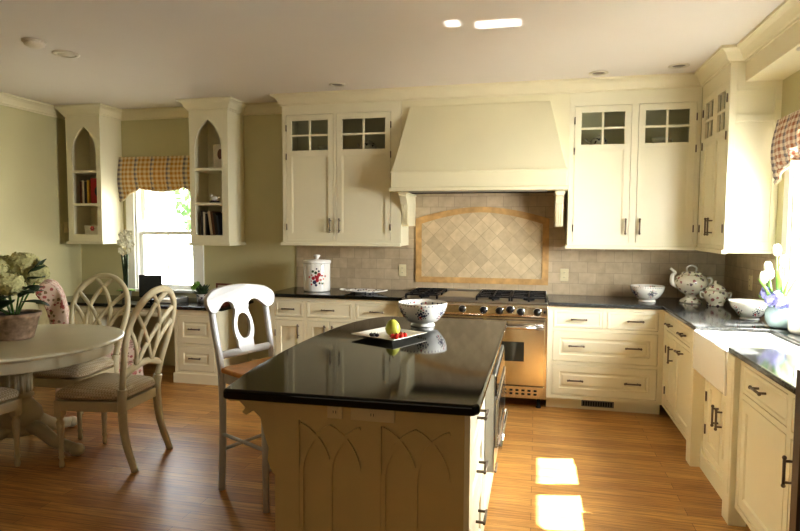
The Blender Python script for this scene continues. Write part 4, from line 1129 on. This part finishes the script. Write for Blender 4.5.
def bowl(label, loc, Rr, H_, foot, mats, sprigs, z0s, band=None, fill=None):
    r = thing('bowl', label, 'bowl', loc)
    fh = H_*.16
    pf = [(foot*.92, fh), (foot*1.2, fh*1.25), (Rr*.76, H_*.38), (Rr*.91, H_*.6), (Rr*.98, H_*.85), (Rr, H_)] if band else [(foot*.92, fh), (foot*1.2, fh*1.25), (Rr*.66, H_*.38), (Rr*.86, H_*.62), (Rr*.96, H_*.85), (Rr, H_)]
    m = MB(); m.lathe([(0, 0.004), (foot*.9, 0.004), (foot, 0), (foot, fh*.3), (foot*.9, fh*.9)]+pf+[(Rr*.985, H_*1.005), (Rr*.94, H_*.85), (Rr*.82, H_*.6), (Rr*.6, H_*.38), (foot*.8, H_*.26), (0, H_*.24)], seg=44)
    sf_ = surf_of(pf)
    for k in range(sprigs):
        bouquet(m, sf_, 2*PI*k/sprigs-PI/2+.15, H_*z0s, H_*.27, (3, 3, 2, 1))
    if band:
        for k in range(44): spot(m, sf_, 2*PI*k/44, H_*.93, H_*.028, 3)
    if band:     # painted interior
        for k in range(60):
            th = k*2.4; z = H_*rnd.uniform(.5, .9); q = Rr*(.55+.39*(z/H_-.38)/.5)*.97; m.k = rnd.choice((1, 3, 3, 2))
            a = [m.V(((q-.0055)*math.cos(th+dt), (q-.0035)*math.sin(th+dt), z+dz)) for dt, dz in ((-.05, 0), (0, -.008), (.05, 0), (0, .008))]; m.F(a); m.k = 0
    m.build('bowl_body', GL, r)
    return r
bowl('white and slate blue footed bowl on the black island top', (-.69, 3.62, .9145), .156, .148, .078, None, 6, .6, True)
bowl('white bowl with dark sprigs in the back corner left of the teapot', (.93, 5.32, .9145), .138, .135, .07, None, 5, .55, True)
bowl('large white bowl with faint sprigs beside the tulip vase', (1.44, 4.45, .9145), .133, .125, .062, None, 5, .5)

# pedestal teapot
r = thing('teapot', 'large rose painted teapot on a pedestal foot in the back corner', 'teapot', (1.275, 5.34, .9145))
m = MB(); m.lathe([(0, 0), (.085, 0), (.09, .012), (.07, .03), (.045, .045), (.04, .065), (.07, .08), (.105, .105), (.128, .145), (.132, .18), (.115, .215), (.085, .232), (.075, .24), (0, .24)], seg=36); m.build('pot_body', 'redfloral', r)
m = MB(); m.lathe([(0, .2405), (.078, .2405), (.08, .247), (.06, .262), (.0, .268)], seg=28); m.build('pot_lid', 'redfloral', r)
MB().tube(crom([(-.035, 0, .262), (-.035, 0, .295), (0, 0, .312), (.035, 0, .295), (.035, 0, .262)]), .008, 8).build('lid_handle', 'ceramic', r)
P = crom([(-.10, 0, .14), (-.145, 0, .16), (-.148, 0, .22), (-.13, 0, .25), (-.165, 0, .285)])
MB().tube(P, [.024-.013*i/(len(P)-1) for i in range(len(P))], 10).build('spout', 'ceramic', r)
MB().tube(crom([(.118, 0, .205), (.15, 0, .21), (.158, 0, .18), (.142, 0, .155), (.125, 0, .14)]), .010, 8).build('handle', 'ceramic', r)
r = thing('sugar_pot', 'small lidded rose painted pot right of the large teapot', 'pot', (1.425, 5.19, .9145))
m = MB(); m.lathe([(0, 0), (.062, 0), (.066, .008), (.06, .018), (.085, .05), (.092, .085), (.084, .115), (.07, .128), (0, .128)], seg=32); m.build('pot_body', 'redfloral', r)
m = MB(); m.lathe([(0, .1285), (.074, .1285), (.076, .135), (.055, .155), (.025, .172), (.012, .178), (.016, .19), (.010, .20), (0, .202)], seg=28); m.build('pot_lid', 'redfloral', r)
for s in (-1, 1): MB().tube(crom([(s*.085, 0, .10), (s*.112, 0, .105), (s*.11, 0, .07), (s*.085, 0, .06)]), .006, 8).build('handle', 'ceramic', r)

# plate with fruit on the island
r = thing('square_plate', 'square white plate holding fruit on the black island top', 'plate', (-.795, 3.17, .9145), R(-25))
m = MB(); hs = .155
rs = []
for g, z in ((.06, 0), (.05, .004), (.0, .022), (.004, .026), (.055, .010), (.155, .009)):
    q = hs-g; rs.append([m.V(p) for p in ((-q, -q, z), (q, -q, z), (q, q, z), (-q, q, z))])
for a, b in zip(rs, rs[1:]):
    for k in range(4): m.F((a[k], a[(k+1) % 4], b[(k+1) % 4], b[k]))
m.F(rs[0][::-1]); m.build('plate_body', 'plate', r, bevel=.003)
pc0 = Vector((-.79, 3.16, .9145))
r = thing('pear', 'yellow green pear standing on the square white plate', 'fruit', (-.775, 3.17, .9245))
MB().lathe([(0, 0), (.02, .002), (.038, .02), (.043, .042), (.036, .064), (.025, .08), (.014, .09), (0, .093)], seg=24).build('pear_body', 'pear', r)
MB().tube([(0, 0, .09), (.004, 0, .108)], .002, 6).build('pear_stem', 'bark', r)
k = 0
for (x, y) in ((-.735, 3.10), (-.712, 3.115), (-.722, 3.145), (-.698, 3.135), (-.755, 3.085), (-.732, 3.075), (-.708, 3.09)):
    r = thing('berry', 'bright red berry in the cluster beside the pear', 'fruit', (x, y, .9247), 0, 'red berries on the plate')
    MB().ball((0, 0, .0135), .0135, 14, 8, (1, 1, 1)).build('berry_body', 'berry', r)
    MB().lathe([(0, .0262), (.006, .0265), (.0, .030)], seg=6).build('berry_crown', 'leaf', r)
for (x, y) in ((-.868, 3.13), (-.85, 3.115), (-.885, 3.12), (-.872, 3.105)):
    r = thing('dark_grape', 'dark purple grape in the cluster at the left of the plate', 'fruit', (x, y, .9247), 0, 'dark grapes on the plate')
    MB().ball((0, 0, .010), .011, 12, 8, (1.1, 1, .9)).build('grape_body', 'grape', r)
    MB().tube([(0, 0, .019), (.003, 0, .025)], .0015, 5).build('grape_stem', 'stem', r)

# little pieces behind the cabinet glass
def cup(label, x, y, z, kind):
    r = thing('teacup' if kind else 'small_pot', label, 'china', (x, y, z))
    if kind:
        MB().lathe([(0, 0), (.035, 0), (.036, .006), (.06, .04), (.07, .075), (.066, .073), (.055, .04), (0, .012)], seg=24).build('cup_body', 'ceramic', r)
        MB().tube(crom([(.06, 0, .06), (.095, 0, .06), (.09, 0, .03), (.052, 0, .028)]), .006, 8).build('handle', 'ceramic', r)
    else:
        MB().lathe([(0, 0), (.04, 0), (.07, .03), (.072, .06), (.05, .085), (.0, .088)], seg=24).build('pot_body', 'bluefloral', r)
        MB().lathe([(0, .0885), (.045, .0885), (.03, .1), (.01, .104), (.012, .116), (0, .118)], seg=18).build('pot_lid', 'ceramic', r)
        MB().tube(crom([(-.06, 0, .04), (-.1, 0, .06), (-.115, 0, .085)]), [.012]*12+[.006], 8).build('spout', 'ceramic', r)
cup('small white cup behind the left glass door of the cabinet left of the hood', -2.03, 5.48, 2.2535, 1)
cup('small painted pot behind the right glass door of the cabinet left of the hood', -1.58, 5.48, 2.2535, 0)
cup('small painted pot behind the left glass door of the cabinet right of the hood', .52, 5.48, 2.2385, 0)
cup('small white cup behind the right glass door of the cabinet right of the hood', 1.02, 5.48, 2.2385, 1)

# outlets and switch
outlet('ivory power outlet on the tile left of the range', (-1.285, YB-.0125, 1.112), 0, .075, .115)
outlet('ivory power outlet on the tile right of the range', (.26, YB-.0125, 1.10), 0, .075, .115)
outlet('ivory power outlet on the shaded tile of the right wall under the wall cabinet', (XR-.0125, 5.0, 1.12), -PI/2, .075, .115)
r = thing('light_switch', 'ivory light switch on the left wall beside the corner bookshelf', 'switch', (XL+.0005, 5.46, 1.52), R(90))
MB().box(-.037, .037, -.006, -.0005, -.058, .058).build('cover_plate', 'outlet', r, bevel=.002); MB().box(-.006, .006, -.014, -.0062, -.012, .012).build('toggle', 'outlet', r)

# ceiling fittings
def downlight(label, x, y, z):
    r = thing('recessed_light', label, 'light', (x, y, z))
    MB().lathe([(.050, -.0005), (.075, -.0005), (.077, -.004), (.055, -.008), (.048, -.004), (.050, -.0005)], seg=32).build('trim_ring', 'lampwhite', r)
    MB().lathe([(0, -.001), (.047, -.001), (.04, -.003), (0, -.003)], seg=24).build('reflector', 'lampin', r)
downlight('recessed ceiling light in front of the cabinet left of the hood', -1.74, 5.02, ZC)
downlight('recessed ceiling light in front of the cabinet right of the hood', .467, 5.09, ZC)
downlight('recessed ceiling light nearest the corner crown on the right', 1.05, 5.0, ZC)
downlight('recessed light in the soffit above the sink window', 1.49, 3.80, 2.555)
r = thing('smoke_detector', 'round white smoke detector on the ceiling at the far left', 'smoke detector', (-3.37, 3.43, ZC))
MB().lathe([(0, -.0005), (.075, -.0005), (.077, -.012), (.0, -.012)], seg=32).build('mounting_plate', 'lampwhite', r)
MB().lathe([(0, -.0125), (.066, -.0125), (.062, -.03), (.035, -.045), (0, -.047)], seg=32).build('detector_dome', 'lampwhite', r)
r = thing('ceiling_speaker', 'flat round cover on the ceiling right of the smoke detector', 'ceiling fitting', (-3.38, 3.72, ZC))
MB().lathe([(.06, -.0005), (.09, -.0005), (.092, -.008), (.06, -.014), (.06, -.0005)], seg=32).build('trim_ring', 'lampwhite', r); MB().lathe([(0, -.001), (.059, -.001), (.057, -.01), (0, -.012)], seg=32).build('cover_disc', 'lampwhite', r)

# ------------------------------------------------------------------ outside the windows
struct('ground', MB().box(-22, 22, -12, 34, -.6, -.5), 'paleground')  # ground coloured pale to keep the light it bounces neutral
def tree(label, x, y, h, rad, seed):
    q = random.Random(seed); r = thing('garden_tree', label, 'tree', (x, y, -.5), 0, 'trees outside the windows')
    m = MB(); m.tube(crom([(0, 0, 0), (.05, 0, h*.4), (-.03, .05, h*.8)]), [.12, .1, .09]+[.07]*10, 8); m.build('trunk', 'bark', r)
    m = MB()
    for k in range(900):
        z = q.uniform(-1, 1); t = q.random()*2*PI; s_ = math.sqrt(1-z*z); rr = rad*q.uniform(.35, 1)**.6
        p = Vector((s_*math.cos(t)*rr, s_*math.sin(t)*rr, h*.72+z*rr*.8)); e = Vector((q.uniform(-1, 1), q.uniform(-1, 1), q.uniform(-1, 1))).normalized(); f = e.orthogonal().normalized()
        i = [m.V(p), m.V(p+e*.12+f*.07), m.V(p+e*.24), m.V(p+e*.12-f*.07)]; m.F(i)
    m.build('crown', 'foliage', r)
tree('leafy garden tree seen through the left window', -7.2, 13.0, 3.6, 1.3, 1)
tree('smaller garden tree standing to the right outside the left window', -3.2, 13.5, 3.4, 1.1, 2)

# ------------------------------------------------------------------ light
w = bpy.data.worlds.new('sky'); sc.world = w; w.use_nodes = True
nt = w.node_tree; bg = nt.nodes['Background']
tc = N(nt, 'ShaderNodeTexCoord'); sx = N(nt, 'ShaderNodeSeparateXYZ'); nt.links.new(tc.outputs['Generated'], sx.inputs[0])
rp = ramp(nt, sx.outputs['Z'], [(0, (1, .98, .93, 1)), (.5, (.86, .93, 1, 1))]); nt.links.new(rp.outputs[0], bg.inputs[0]); bg.inputs[1].default_value = 9.0
def lamp(name, kind, loc, energy, color=(1, 1, 1), **kw):
    l = bpy.data.lights.new(name, kind); l.energy = energy; l.color = color
    for k, v in kw.items(): setattr(l, k, v)
    o = bpy.data.objects.new(name, l); col.objects.link(o); o.location = loc; return o
def aim(o, tgt): o.rotation_euler = (Vector(tgt)-o.location).to_track_quat('-Z', 'Y').to_euler()
s = lamp('sun', 'SUN', (6, 5, 8), 95, (1, .975, .92), angle=R(.6)); aim(s, Vector(s.location)+Vector((-1, -.2, -1.245)))
def portal(name, loc, tgt, sx_, sy_):
    a = lamp(name, 'AREA', loc, 1, shape='RECTANGLE', size=sx_, size_y=sy_); aim(a, tgt); a.data.cycles.is_portal = True
portal('sink_window_portal', (XR+T+.02, ym, 1.63), (0, ym, 1.63), 1.1, 1.2)
portal('desk_window_portal', ((W1[0]+W1[1])/2, YB+T+.02, 1.5), ((W1[0]+W1[1])/2, 0, 1.5), .76, 1.35)
for tgt, e in (((-.35, 3.0, .3), 100), ((.55, 5.25, 1.35), 42)):
    a = lamp('sink_window_fill', 'AREA', (XR+T+.12, ym, 1.66), e, (.96, .985, 1), shape='RECTANGLE', size=1.05, size_y=1.1); aim(a, tgt); a.data.spread = R(110)  # added lamps outside the opening, boosting light on island and back corner
# added upward lamps hung below the ceiling imitate sun glints on it
for nm, x, y, sx_, sy_ in (('added_glint_lamp', -.255, 3.76, .27, .13), ('added_glint_lamp', -.53, 3.70, .08, .11)):
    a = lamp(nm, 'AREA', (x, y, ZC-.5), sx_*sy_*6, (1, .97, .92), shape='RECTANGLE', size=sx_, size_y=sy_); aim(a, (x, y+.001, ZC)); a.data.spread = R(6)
a = lamp('rear_fill_lamp', 'AREA', (-.6, -1.9, 1.9), 7, (1, .86, .66), shape='RECTANGLE', size=3.5, size_y=1.4); aim(a, (-.6, 4, 1.6))  # added weak warm fill behind the camera

# ------------------------------------------------------------------ camera
cam = bpy.data.cameras.new('camera'); co = bpy.data.objects.new('camera', cam); col.objects.link(co)
yaw, pitch, roll, f, h = .2277, .0635, .0048, 586.967, 1.5271
cam.sensor_fit = 'HORIZONTAL'; cam.sensor_width = 36; cam.lens = f/800*36; cam.clip_start = .02
fw = Vector((-math.sin(yaw)*math.cos(pitch), math.cos(yaw)*math.cos(pitch), -math.sin(pitch))); rt = Vector((math.cos(yaw), math.sin(yaw), 0)); up = rt.cross(fw)
r2 = rt*math.cos(roll)+up*math.sin(roll); u2 = -rt*math.sin(roll)+up*math.cos(roll)
co.matrix_world = Matrix(((r2.x, u2.x, -fw.x, 0), (r2.y, u2.y, -fw.y, 0), (r2.z, u2.z, -fw.z, h), (0, 0, 0, 1)))
sc.camera = co
sc.view_settings.view_transform = 'Standard'; sc.view_settings.look = 'Medium High Contrast'; sc.view_settings.exposure = .5; sc.view_settings.gamma = 1
sc.cycles.max_bounces = 10; sc.cycles.diffuse_bounces = 6; sc.cycles.sample_clamp_indirect = 8
